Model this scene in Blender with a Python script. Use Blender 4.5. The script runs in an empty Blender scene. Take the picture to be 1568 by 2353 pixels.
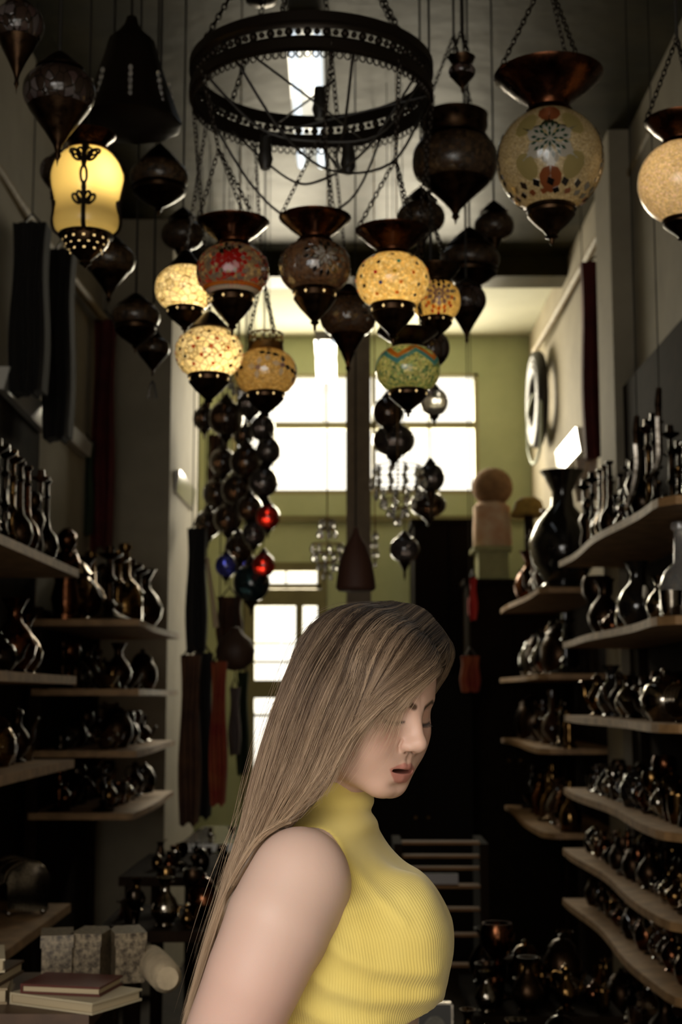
import bpy, math, random
import numpy as np
from mathutils import Vector, Matrix

random.seed(7)
RNG = np.random.default_rng(7)
PI = math.pi
S = bpy.context.scene
COL = S.collection

# ------------------------------------------------------------------ camera, world, light, exposure
F_PX = 3268.0
PITCH = math.atan(424 / F_PX)
YAW = math.atan(31 / F_PX)
EYE = 1.5
cam_data = bpy.data.cameras.new('camera')
cam_data.sensor_fit = 'VERTICAL'
cam_data.sensor_height = 36.0
cam_data.lens = 36.0 * F_PX / 2353
cam_data.clip_start = 0.05
cam_data.dof.use_dof = True
cam_data.dof.focus_distance = 1.66
cam_data.dof.aperture_fstop = 7.6
cam_data.dof.aperture_blades = 0
camera = bpy.data.objects.new('camera', cam_data)
COL.objects.link(camera)
camera.location = (0, 0, EYE)
camera.rotation_euler = (PI / 2 + PITCH, 0, YAW)
S.camera = camera
CAM_R = camera.rotation_euler.to_matrix()

S.view_settings.view_transform = 'Standard'
S.view_settings.look = 'None'
S.view_settings.gamma = 1.0
S.view_settings.use_curve_mapping = False
S.view_settings.exposure = 0.0
S.cycles.use_denoising = True
S.cycles.max_bounces = 8
S.cycles.diffuse_bounces = 3
S.cycles.glossy_bounces = 3
S.cycles.transmission_bounces = 5
S.cycles.transparent_max_bounces = 10
S.cycles.caustics_reflective = False
S.cycles.caustics_refractive = False
S.cycles.sample_clamp_indirect = 4.0

world = bpy.data.worlds.new('world')
S.world = world
world.use_nodes = True
world.node_tree.nodes['Background'].inputs[0].default_value = (1.0, 0.92, 0.79, 1)
world.node_tree.nodes['Background'].inputs[1].default_value = 2.1


def area_light(name, loc, target, sx, sy, power, color, portal=False, spread=PI):
    d = bpy.data.lights.new(name, 'AREA')
    d.shape = 'RECTANGLE'
    d.size, d.size_y = sx, sy
    d.energy = power
    d.color = color
    d.spread = spread
    if portal:
        d.cycles.is_portal = True
    o = bpy.data.objects.new(name, d)
    COL.objects.link(o)
    o.location = loc
    o.rotation_euler = (Vector(target) - Vector(loc)).to_track_quat('-Z', 'Y').to_euler()
    return o


# daylight falling in through the open shop front behind the camera
area_light('daylight_shop_front', (-0.80, -0.20, 2.05), (0.0, 1.75, 1.40), 1.2, 1.3, 8.0, (1.0, 0.965, 0.92), spread=math.radians(80))
# daylight behind the panes of the back wall
area_light('daylight_upper_window', (0.02, 10.62, 3.4), (0.0, 4.0, 1.9), 1.9, 0.95, 190.0, (1.0, 0.88, 0.67))
area_light('daylight_back_door', (-0.45, 10.62, 1.95), (0.0, 4.0, 1.3), 0.6, 1.1, 42.0, (1.0, 0.88, 0.67))


# ------------------------------------------------------------------ helpers
def at(px, py, Y):
    """the point of the photograph's pixel (px, py) that lies at distance Y down the shop"""
    d = CAM_R @ Vector(((px - 784) / F_PX, -(py - 1176.5) / F_PX, -1.0))
    t = Y / d.y
    return Vector((0, 0, EYE)) + d * t


def mpp(px, py, Y):
    """metres per pixel there"""
    d = CAM_R @ Vector(((px - 784) / F_PX, -(py - 1176.5) / F_PX, -1.0))
    return Y / d.y / F_PX


class MB:
    def __init__(self):
        self.v, self.f = [], []

    def add(self, v, f):
        n = len(self.v)
        self.v += [tuple(p) for p in v]
        self.f += [tuple(i + n for i in q) for q in f]
        return self

    def box(self, x0, x1, y0, y1, z0, z1):
        return self.add([(x0, y0, z0), (x1, y0, z0), (x1, y1, z0), (x0, y1, z0), (x0, y0, z1), (x1, y0, z1), (x1, y1, z1), (x0, y1, z1)],
                        [(0, 3, 2, 1), (4, 5, 6, 7), (0, 1, 5, 4), (1, 2, 6, 5), (2, 3, 7, 6), (3, 0, 4, 7)])

    def lathe(self, prof, n=24, c=(0, 0, 0), axis=None, flute=None):
        v, f = [], []
        if prof[0][1] > prof[-1][1]: prof = prof[::-1]      # keep normals outward
        m = len(prof)
        for i in range(n):
            a = 2 * PI * i / n
            for j, (r, z) in enumerate(prof):
                if flute:
                    r = r * (1 + flute[1] * math.cos(flute[0] * a))
                v.append(Vector((r * math.cos(a), r * math.sin(a), z)))
        for i in range(n):
            k = (i + 1) % n
            for j in range(m - 1):
                f.append((i * m + j, k * m + j, k * m + j + 1, i * m + j + 1))
        if axis is not None:
            q = Vector((0, 0, 1)).rotation_difference(Vector(axis))
            v = [q @ p for p in v]
        c = Vector(c)
        return self.add([p + c for p in v], f)

    def tube(self, pts, r, n=8, closed=False):
        pts = [Vector(p) for p in pts]
        m = len(pts)
        rr = r if isinstance(r, (list, tuple)) else [r] * m
        v, f = [], []
        up = None
        for i, p in enumerate(pts):
            a = pts[(i - 1) % m] if (closed or i > 0) else p
            b = pts[(i + 1) % m] if (closed or i < m - 1) else p
            t = (b - a).normalized() if (b - a).length > 1e-9 else Vector((0, 0, 1))
            if up is None:
                up = t.orthogonal().normalized()
            up = (up - t * up.dot(t))
            up = up.normalized() if up.length > 1e-6 else t.orthogonal().normalized()
            w = t.cross(up)
            for k in range(n):
                g = 2 * PI * k / n
                v.append(p + (up * math.cos(g) + w * math.sin(g)) * rr[i])
        for i in range(m if closed else m - 1):
            j = (i + 1) % m
            for k in range(n):
                l = (k + 1) % n
                f.append((i * n + k, i * n + l, j * n + l, j * n + k))
        if not closed:
            f.append(tuple(range(n))[::-1])
            f.append(tuple((m - 1) * n + k for k in range(n)))
        return self.add(v, f)

    def ball(self, c, r, n=10, sq=(1, 1, 1)):
        v, f = [], []
        m = max(4, n // 2 + 1)
        for j in range(m + 1):
            th = PI * j / m
            for i in range(n):
                a = 2 * PI * i / n
                v.append((c[0] + r * sq[0] * math.sin(th) * math.cos(a), c[1] + r * sq[1] * math.sin(th) * math.sin(a), c[2] + r * sq[2] * math.cos(th)))
        for j in range(m):
            for i in range(n):
                k = (i + 1) % n
                f.append((j * n + i, (j + 1) * n + i, (j + 1) * n + k, j * n + k))
        return self.add(v, f)

    def chain(self, p0, p1, link=0.014, wire=0.0016, sag=0.0):
        p0, p1 = Vector(p0), Vector(p1)
        L = (p1 - p0).length
        n = max(2, int(L / (link * 0.72)))
        d = (p1 - p0).normalized()
        a = d.orthogonal().normalized()
        b = d.cross(a)
        for i in range(n):
            t = (i + 0.5) / n
            c = p0.lerp(p1, t) - Vector((0, 0, sag * 4 * t * (1 - t)))
            s = a if i % 2 else b
            pts = [c + d * (math.cos(g) * link * 0.5) + s * (math.sin(g) * link * 0.3) for g in [2 * PI * k / 8 for k in range(8)]]
            self.tube(pts, wire, 4, True)
        return self

    def prism(self, poly, z0, z1):
        n = len(poly)
        v = [(x, y, z0) for x, y in poly] + [(x, y, z1) for x, y in poly]
        f = [tuple(range(n))[::-1], tuple(range(n, 2 * n))]
        for i in range(n):
            j = (i + 1) % n
            f.append((i, j, n + j, n + i))
        return self.add(v, f)

    def build(self, name, mat, parent=None, smooth=True, loc=None, rot=None):
        me = bpy.data.meshes.new(name)
        me.from_pydata(self.v, [], self.f)
        me.validate()
        if mat:
            me.materials.append(mat)
        if smooth:
            me.polygons.foreach_set('use_smooth', [True] * len(me.polygons))
            try:
                me.set_sharp_from_angle(angle=math.radians(42))
            except Exception:
                pass
        o = bpy.data.objects.new(name, me)
        COL.objects.link(o)
        if parent:
            o.parent = parent
        if loc is not None:
            o.location = loc
        if rot is not None:
            o.rotation_euler = rot
        return o


def tag(o, label=None, cat=None, group=None, kind=None):
    if label: o['label'] = label
    if cat: o['category'] = cat
    if group: o['group'] = group
    if kind: o['kind'] = kind
    return o


def empty(name, loc=(0, 0, 0), rz=0.0):
    o = bpy.data.objects.new(name, None)
    o.empty_display_size = 0.05
    COL.objects.link(o)
    o.location = loc
    o.rotation_euler = (0, 0, rz)
    return o


def copy_tree(o, parent=None):
    c = o.copy()
    COL.objects.link(c)
    if parent:
        c.parent = parent
    for ch in list(o.children):
        copy_tree(ch, c)
    return c


def catmull(pts, n):
    pts = [Vector(p) for p in pts]
    out = []
    m = len(pts) - 1
    for i in range(n):
        t = i / (n - 1) * m
        k = min(int(t), m - 1)
        u = t - k
        p0, p1, p2, p3 = pts[max(k - 1, 0)], pts[k], pts[k + 1], pts[min(k + 2, m)]
        out.append(0.5 * ((2 * p1) + (p2 - p0) * u + (2 * p0 - 5 * p1 + 4 * p2 - p3) * u * u + (3 * p1 - p0 - 3 * p2 + p3) * u ** 3))
    return out


# ------------------------------------------------------------------ materials
def new_mat(name):
    m = bpy.data.materials.new(name)
    m.use_nodes = True
    nt = m.node_tree
    return m, nt, nt.nodes['Principled BSDF']


def node(nt, kind, **kw):
    n = nt.nodes.new(kind)
    for k, v in kw.items():
        if k == 'inp':
            for a, b in v.items():
                n.inputs[a].default_value = b
        else:
            setattr(n, k, v)
    return n


def mat(name, col, rough=0.5, metal=0.0, var=0.0, scale=20.0, bump=0.0, bscale=60.0, col2=None, spec=0.5, trans=0.0, emit=None, estr=0.0, rvar=0.0, coat=0.0):
    """a principled material, mottled by noise between col and col2 in the object's own space"""
    m, nt, b = new_mat(name)
    b.inputs['Base Color'].default_value = (*col, 1)
    b.inputs['Roughness'].default_value = rough
    b.inputs['Metallic'].default_value = metal
    b.inputs['Specular IOR Level'].default_value = spec
    b.inputs['Transmission Weight'].default_value = trans
    b.inputs['Coat Weight'].default_value = coat
    if emit:
        b.inputs['Emission Color'].default_value = (*emit, 1)
        b.inputs['Emission Strength'].default_value = estr
    tc = None
    if var or col2 or bump:
        tc = node(nt, 'ShaderNodeTexCoord')
    if var or col2:
        nz = node(nt, 'ShaderNodeTexNoise', inp={'Scale': scale, 'Detail': 5.0, 'Roughness': 0.6})
        nt.links.new(tc.outputs['Object'], nz.inputs['Vector'])
        rp = node(nt, 'ShaderNodeValToRGB')
        c2 = col2 or tuple(max(0, c * (1 - var)) for c in col)
        rp.color_ramp.elements[0].position = 0.35
        rp.color_ramp.elements[1].position = 0.68
        rp.color_ramp.elements[0].color = (*c2, 1)
        rp.color_ramp.elements[1].color = (*col, 1)
        nt.links.new(nz.outputs['Fac'], rp.inputs['Fac'])
        nt.links.new(rp.outputs['Color'], b.inputs['Base Color'])
        if rvar:
            mr = node(nt, 'ShaderNodeMapRange', inp={'From Min': 0.3, 'From Max': 0.7, 'To Min': rough - rvar, 'To Max': rough + rvar})
            nt.links.new(nz.outputs['Fac'], mr.inputs['Value'])
            nt.links.new(mr.outputs['Result'], b.inputs['Roughness'])
    if bump:
        nz2 = node(nt, 'ShaderNodeTexNoise', inp={'Scale': bscale, 'Detail': 4.0})
        nt.links.new(tc.outputs['Object'], nz2.inputs['Vector'])
        bp = node(nt, 'ShaderNodeBump', inp={'Strength': bump, 'Distance': 0.01})
        nt.links.new(nz2.outputs['Fac'], bp.inputs['Height'])
        nt.links.new(bp.outputs['Normal'], b.inputs['Normal'])
    return m
# ------------------------------------------------------------------ the setting
M = {}
M['wall'] = mat('old_cream_paint', (0.36, 0.31, 0.22), 0.85, col2=(0.28, 0.24, 0.17), scale=3.0, bump=0.15, bscale=25)
M['green_wall'] = mat('pale_green_paint', (0.48, 0.52, 0.30), 0.8, col2=(0.40, 0.44, 0.25), scale=3.0, bump=0.1, bscale=25)
M['olive'] = mat('olive_door_paint', (0.20, 0.18, 0.075), 0.6, var=.25, scale=6)
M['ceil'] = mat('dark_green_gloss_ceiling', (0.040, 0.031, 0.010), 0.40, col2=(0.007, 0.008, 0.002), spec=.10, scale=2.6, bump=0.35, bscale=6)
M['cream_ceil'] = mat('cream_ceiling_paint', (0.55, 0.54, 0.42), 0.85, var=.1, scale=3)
M['floor'] = mat('dark_tile_floor', (0.022, 0.015, 0.010), 0.8, spec=.06, var=.5, scale=5)
M['frame'] = mat('window_frame_paint', (0.34, 0.31, 0.17), 0.6)
M['shelf'] = mat('worn_shelf_wood', (0.44, 0.25, 0.105), 0.6, col2=(0.23, 0.125, 0.048), scale=14, bump=0.2, bscale=80)
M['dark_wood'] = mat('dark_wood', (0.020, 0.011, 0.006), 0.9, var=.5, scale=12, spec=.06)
M['brown_wood'] = mat('brown_wood', (0.11, 0.055, 0.026), 0.5, var=.5, scale=12)
M['white'] = mat('white_gloss_paint', (0.78, 0.76, 0.70), 0.14, coat=.6)
M['bamboo'] = mat('dry_bamboo', (0.34, 0.25, 0.12), 0.6, col2=(0.20, 0.14, 0.06), scale=25, bump=.3, bscale=60)
M['glass'] = None
XL, XR, YB, YF, ZC = -1.36, 1.32, 10.5, -0.9, 4.2
YBEAM = 8.78


def structure(name, mb, m, smooth=False, kind='structure'):
    return tag(mb.build(name, m, None, smooth), kind=kind)


structure('floor', MB().box(XL - .1, XR + .1, YF, YB + .1, -.1, 0), M['floor'])
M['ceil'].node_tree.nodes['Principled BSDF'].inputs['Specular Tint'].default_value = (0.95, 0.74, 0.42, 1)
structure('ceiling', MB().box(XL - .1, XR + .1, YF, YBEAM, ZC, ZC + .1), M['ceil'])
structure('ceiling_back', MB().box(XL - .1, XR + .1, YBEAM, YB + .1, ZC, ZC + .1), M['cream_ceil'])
structure('wall_left', MB().box(XL - .1, XL, YF, YB + .1, 0, ZC), M['wall'])
structure('wall_right', MB().box(XR, XR + .1, YF, YB + .1, 0, ZC), M['wall'])
# shop front over and beside the open entrance behind the camera
structure('wall_front', MB().box(XL, XR, YF - .1, YF, 2.9, ZC).box(XL, -1.15, YF - .1, YF, 0, 2.9).box(1.1, XR, YF - .1, YF, 0, 2.9), M['wall'])
# the beam where the back room begins, and the pier under its end
zb = at(784, 663, YBEAM).z
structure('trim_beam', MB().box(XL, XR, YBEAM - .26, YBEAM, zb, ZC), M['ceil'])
xp = at(392, 1000, 7.45).x
structure('wall_pier', MB().box(XL, xp, 7.45, YBEAM, 0, zb), M['wall'])
pil = at(1372, 420, 7.0).x
structure('wall_pilaster', MB().box(1.22, XR, 6.55, 6.95, 0, ZC), M['wall'])

# back wall with its window and door openings
def col_x(px, Y=YB): return at(px, 1200, Y).x
def row_z(py, Y=YB): return at(800, py, Y).z
wx0, wx1, wz0, wz1 = col_x(532), col_x(1104), row_z(1137), row_z(858)
dx0, dx1, dz1 = col_x(560), col_x(752), row_z(1292)
bw = MB()
bw.box(XL, XR, YB, YB + .12, wz1, ZC)
bw.box(XL, wx0, YB, YB + .12, wz0, wz1).box(wx1, XR, YB, YB + .12, wz0, wz1)
bw.box(XL, XR, YB, YB + .12, dz1, wz0)
bw.box(XL, dx0, YB, YB + .12, 0, dz1).box(dx1, XR, YB, YB + .12, 0, dz1)
structure('wall_back', bw, M['green_wall'])
structure('trim_1', MB().box(XL, XR, YB - .035, YB, row_z(1200), row_z(1186)), M['olive'])
structure('baseboard_back', MB().box(dx1, XR, YB - .02, YB, 0, .12), M['olive'])

glass, nt, b = new_mat('window_glass')
nt.nodes.remove(b)
g1 = node(nt, 'ShaderNodeBsdfTransparent', inp={0: (0.97, 0.98, 0.97, 1)}); g2 = node(nt, 'ShaderNodeBsdfGlossy', inp={'Roughness': 0.02})
mx = node(nt, 'ShaderNodeMixShader', inp={0: 0.05})
nt.links.new(g1.outputs[0], mx.inputs[1]); nt.links.new(g2.outputs[0], mx.inputs[2]); nt.links.new(mx.outputs[0], nt.nodes['Material Output'].inputs[0])
M['glass'] = glass


def window(name, x0, x1, z0, z1, vbars, hbars, bar=.03, thin=()):
    r = empty(name, ((x0 + x1) / 2, YB + .03, z0))
    tag(r, kind='structure')
    cx = (x0 + x1) / 2
    fr = MB()
    t = .035
    fr.box(x0 - cx, x0 - cx + t, -.03, .04, 0, z1 - z0).box(x1 - cx - t, x1 - cx, -.03, .04, 0, z1 - z0)
    fr.box(x0 - cx, x1 - cx, -.03, .04, 0, t).box(x0 - cx, x1 - cx, -.03, .04, z1 - z0 - t * .6, z1 - z0)
    for x, w in vbars: fr.box(x - cx - w / 2, x - cx + w / 2, -.025, .03, 0, z1 - z0)
    for z, w in hbars: fr.box(x0 - cx, x1 - cx, -.025, .03, z - z0 - w / 2, z - z0 + w / 2)
    for xa, za, zb_ in thin: fr.box(xa - cx - .006, xa - cx + .006, -.01, .012, za - z0, zb_ - z0)
    fr.build('window_frame', M['frame'], r, False)
    MB().box(x0 - cx + .01, x1 - cx - .01, .004, .008, .01, z1 - z0 - .01).build('window_pane', M['glass'], r, False)
    return r


window('window_1', wx0, wx1, wz0, wz1, [(col_x(629), .012), (col_x(803), .05), (col_x(860), .03), (col_x(990), .014)], [(row_z(977), .05)], thin=[(col_x(745), row_z(977), wz1)])
window('window_2', col_x(600), col_x(740), row_z(1352), row_z(1306), [(col_x(658), .012)], [])
dr = empty('door_1', ((dx0 + dx1) / 2, YB + .02, 0))
tag(dr, kind='structure')
cx = (dx0 + dx1) / 2
lf = MB()
X = [dx0 - cx, col_x(588) - cx, col_x(681) - cx, col_x(697) - cx, col_x(730) - cx, dx1 - cx]
Z = [0, row_z(1830), row_z(1647), row_z(1604), row_z(1563), row_z(1392), row_z(1354), row_z(1306), dz1]
def yb(x0, x1, z0, z1): lf.box(x0, x1, -.03, .03, z0, z1)
yb(X[0], X[1], 0, Z[6]); yb(X[4], X[5], 0, Z[6]); yb(X[2], X[3], Z[1], Z[5])
yb(X[1], X[4], 0, Z[1]); yb(X[1], X[4], Z[2], Z[2] + .02); yb(X[1], X[4], Z[3], Z[4]); yb(X[1], X[4], Z[5], Z[6])
yb(X[0], X[5], Z[7], Z[8]); yb(X[0], col_x(602) - cx, Z[6], Z[7]); yb(col_x(738) - cx, X[5], Z[6], Z[7])
lf.box(X[1], X[2], -.004, .008, row_z(1478) - .006, row_z(1478) + .006).box(X[1], X[2], -.004, .008, row_z(1521) - .008, row_z(1521) + .008)
lf.build('door_leaf', M['olive'], dr, False)
MB().box(X[1], X[4], .004, .008, Z[1], Z[5]).build('door_pane', M['glass'], dr, False)
MB().tube([(X[4] + .02, -.03, 1.02), (X[4] + .02, -.08, 1.02), (X[4] - .06, -.08, 1.02)], .009).build('door_handle', mat('old_brass', (.3, .2, .08), .4, 1.0), dr)

# the post in front of the back window
pc = at(824, 900, 9.2)
MBp = MB().box(pc.x - .080, pc.x + .080, 9.12, 9.28, 0, ZC)
MBp.box(pc.x - .095, pc.x + .095, 9.10, 9.30, 0, .18)
structure('trim_post', MBp, mat('grey_brown_post', (0.15, 0.115, 0.085), .6, var=.3, scale=8))

# ------------------------------------------------------------------ ceiling tubes
tube_m = mat('tube_glow', (0.9, 0.95, 1.0), .4, emit=(0.80, 0.90, 1.0), estr=1.05)


def tube_light(p0, p1, w, label, n=2):
    r = empty('fluorescent_tube_light', tuple(p0))
    L = (p1 - p0).length
    d = p1 - p0
    r.rotation_euler = (0, 0, math.atan2(-d.x, d.y))
    MB().box(-w / 2, w / 2, 0, L, .0, .06).build('housing', M['white'], r, False)
    for i in range(n):
        x = (-w * .33, w * .33)[i] if n == 2 else 0
        MB().tube([(x, .02, -.020), (x, L - .02, -.020)], .0175, 10).build('tube', tube_m, r)
    tag(r, label, 'ceiling light')


pa, pb_ = at(700, 90, 5.35), at(716, 405, 6.78)
pa.z = pb_.z = ZC - .075
tube_light(pa, pb_, .15, 'twin-tube fluorescent ceiling light seen through the ring chandelier')
pa, pb_ = at(748, 770, 8.95), at(751, 888, 10.2)
pa.z = pb_.z = 3.78
tube_light(pa, pb_, .14, 'fluorescent light hung in the back room, above the tall window')
r = [o for o in COL.objects if o.name.startswith('fluorescent')][-1]
for q in (.25, 1.0): MB().tube([(0, q, .06), (0, q, ZC - 3.78)], .006, 6).build('hanging_rod', M['dark_wood'], r)

# ------------------------------------------------------------------ bamboo poles along the walls
def pole(p0, p1, label):
    pts = [p0.lerp(p1, i / 14) + Vector((0, 0, -.03 * 4 * (i / 14) * (1 - i / 14))) for i in range(15)]
    o = MB().tube([p - p0 for p in pts], [.021 if i % 2 else .024 for i in range(15)], 10).build('hanging_pole', M['bamboo'])
    o.location = p0
    tag(o, label, 'pole')


pl0, pl1 = at(-60, 305, 4.9), at(262, 762, 7.43)
pole(pl0, pl1, 'bamboo hanging pole ending at the pier, above the dark robes')
pr0, pr1 = at(1500, 300, 6.1), at(1229, 806, 9.7)
pole(pr0, pr1, 'bamboo hanging pole ending above the coiled hose')

# ------------------------------------------------------------------ shelving
SHZ = {}


def shelf_unit(name, label, side, xf, depth, y0, y1, zs, wavy, posts, near_chamfer=.05, up=.05, extra=0.0):
    """open shelves: side = +1 right wall, -1 left wall; returns the board tops"""
    r = empty(name, (side * xf, y0, 0))
    tag(r, label, 'shelving')
    n = 30
    for z in zs:
        poly = []
        for i in range(n + 1):
            t = i / n
            y = (y1 - y0) * t
            off = (.013 * math.sin(t * 2 * PI * wavy + z * 3) if wavy else 0)
            if t < .04: off += near_chamfer * (1 - t / .04)
            poly.append((side * off, y))
        poly += [(side * depth, y1 - y0), (side * depth, 0)]
        if side < 0: poly = poly[::-1]
        MB().prism(poly, z - .026, z).build('shelf_board', M['shelf'], r, False)
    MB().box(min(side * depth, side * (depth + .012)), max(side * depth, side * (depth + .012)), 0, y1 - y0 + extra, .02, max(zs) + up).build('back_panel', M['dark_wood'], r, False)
    for py in posts:
        x0, x1 = sorted((side * (depth - .03), side * (depth - .001)))
        MB().box(x0, x1, py - .018, py + .018, 0, max(zs) + .05).build('upright', M['dark_wood'], r, False)
    return r


RZ = [2.09, 1.735, 1.42, 1.11, .855, .645, .30]
shelf_unit('wall_shelving', 'tall open shelving with wavy-edged wooden boards, facing the woman', 1, .90, .36, 4.17, 6.25, RZ, 1.5, (.03, 1.05, 2.05), up=.85, extra=.62)  # dark back panel raised and lengthened to stand in for shade on the wall
RBZ = [2.03, 1.61, 1.25, .85]
shelf_unit('wall_shelving', 'open dark shelving beyond the wavy-edged boards, below the hanging red cloth', 1, .90, .38, 6.95, 8.75, RBZ, 1.0, (.03, 1.77))
LZ = [1.91, 1.565, 1.30, .85]
shelf_unit('wall_shelving', 'open shelving with straight board edges, nearest the camera along the robe-hung wall', -1, .90, .42, 2.75, 4.62, LZ, 0, (.03, 1.84), 0)
LBZ = [1.81, 1.53, 1.285, 1.04]
shelf_unit('wall_shelving', 'short open shelving standing in front of the pier', -1, .88, .42, 5.75, 7.12, LBZ, .75, (.03, 1.34), .0)

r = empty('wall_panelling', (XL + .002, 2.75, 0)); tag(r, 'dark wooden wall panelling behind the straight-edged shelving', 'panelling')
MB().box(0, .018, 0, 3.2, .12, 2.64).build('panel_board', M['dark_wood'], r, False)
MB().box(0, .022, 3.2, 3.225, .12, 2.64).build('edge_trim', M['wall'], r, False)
# ------------------------------------------------------------------ lamps
M['copper'] = mat('dark_copper', (0.085, 0.030, 0.013), 0.26, 1.0, col2=(0.022, 0.010, 0.006), scale=30, rvar=.1)
M['bronze'] = mat('blackened_bronze', (0.060, 0.034, 0.018), 0.34, 1.0, col2=(0.018, 0.010, 0.006), scale=40, rvar=.1)
M['brass'] = mat('aged_brass', (0.30, 0.17, 0.06), 0.36, 1.0, col2=(0.12, 0.065, 0.022), scale=30, rvar=.1)
M['iron'] = mat('black_iron', (0.016, 0.011, 0.007), 0.42, 0.6, spec=.3)
M['cable'] = mat('black_cable', (0.012, 0.010, 0.008), 0.5)
M['silver'] = mat('tarnished_silver', (0.55, 0.50, 0.43), 0.24, 1.0, col2=(0.20, 0.17, 0.13), scale=25, rvar=.08)
M['hole'] = mat('lit_piercing', (1, .8, .45), .5, emit=(1.0, 0.66, 0.26), estr=0.9)


def mosaic(name, pal, scale=60.0, grout=0.05, gcol=(0.03, 0.02, 0.01), trans=0.6, rough=0.12, squash=(1, 1, 1), fine=None, coat=0.10):
    """thin coloured glass chips set in grout: lets lamp light through, glossy outside"""
    m = bpy.data.materials.new(name)
    m.use_nodes = True
    nt = m.node_tree
    nt.nodes.remove(nt.nodes['Principled BSDF'])
    tc = node(nt, 'ShaderNodeTexCoord')
    mp = node(nt, 'ShaderNodeMapping', inp={'Scale': squash})
    nt.links.new(tc.outputs['Object'], mp.inputs['Vector'])
    v1 = node(nt, 'ShaderNodeTexVoronoi', inp={'Scale': scale})
    nt.links.new(mp.outputs[0], v1.inputs['Vector'])
    sp = node(nt, 'ShaderNodeSeparateColor')
    nt.links.new(v1.outputs['Color'], sp.inputs[0])
    rp = node(nt, 'ShaderNodeValToRGB')
    rp.color_ramp.interpolation = 'CONSTANT'
    tot = sum(w for _, w in pal)
    acc = 0
    for i, (c, w) in enumerate(pal):
        e = rp.color_ramp.elements[i] if i < 2 else rp.color_ramp.elements.new(acc)
        e.position = acc
        e.color = (*c, 1)
        acc += w / tot
    if len(pal) == 1: rp.color_ramp.elements[1].color = (*pal[0][0], 1)
    nt.links.new(sp.outputs[0], rp.inputs['Fac'])
    # each chip a little lighter or darker
    hv = node(nt, 'ShaderNodeHueSaturation')
    mr = node(nt, 'ShaderNodeMapRange', inp={'To Min': 0.72, 'To Max': 1.22})
    nt.links.new(sp.outputs[1], mr.inputs['Value']); nt.links.new(mr.outputs[0], hv.inputs['Value'])
    nt.links.new(rp.outputs['Color'], hv.inputs['Color'])
    v2 = node(nt, 'ShaderNodeTexVoronoi', feature='DISTANCE_TO_EDGE', inp={'Scale': scale})
    nt.links.new(mp.outputs[0], v2.inputs['Vector'])
    st = node(nt, 'ShaderNodeMapRange', inp={'From Min': grout * .5, 'From Max': grout})
    nt.links.new(v2.outputs['Distance'], st.inputs['Value'])
    mx = node(nt, 'ShaderNodeMix', data_type='RGBA')
    mx.inputs['A'].default_value = (*gcol, 1)
    nt.links.new(st.outputs[0], mx.inputs['Factor']); nt.links.new(hv.outputs[0], mx.inputs['B'])
    tr = node(nt, 'ShaderNodeBsdfTranslucent'); df = node(nt, 'ShaderNodeBsdfDiffuse'); gl = node(nt, 'ShaderNodeBsdfGlossy', inp={'Roughness': rough})
    nt.links.new(mx.outputs['Result'], tr.inputs[0]); nt.links.new(mx.outputs['Result'], df.inputs[0])
    bp = node(nt, 'ShaderNodeBump', inp={'Strength': 0.35, 'Distance': 0.002})
    nt.links.new(st.outputs[0], bp.inputs['Height'])
    nt.links.new(bp.outputs[0], gl.inputs['Normal'])
    a = node(nt, 'ShaderNodeMixShader', inp={0: trans})
    nt.links.new(df.outputs[0], a.inputs[1]); nt.links.new(tr.outputs[0], a.inputs[2])
    fr = node(nt, 'ShaderNodeFresnel', inp={'IOR': 1.45})
    ad = node(nt, 'ShaderNodeMath', operation='ADD', inp={1: coat * .3}); nt.links.new(fr.outputs[0], ad.inputs[0])
    bq = node(nt, 'ShaderNodeMixShader')
    nt.links.new(ad.outputs[0], bq.inputs[0]); nt.links.new(a.outputs[0], bq.inputs[1]); nt.links.new(gl.outputs[0], bq.inputs[2])
    nt.links.new(bq.outputs[0], nt.nodes['Material Output'].inputs[0])
    return m


def tile(name, c, trans=.55, rough=.1):
    return mosaic(name, [(c, 1), (tuple(x * .8 for x in c), 1)], 140, 0.0, c, trans, rough)


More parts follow.
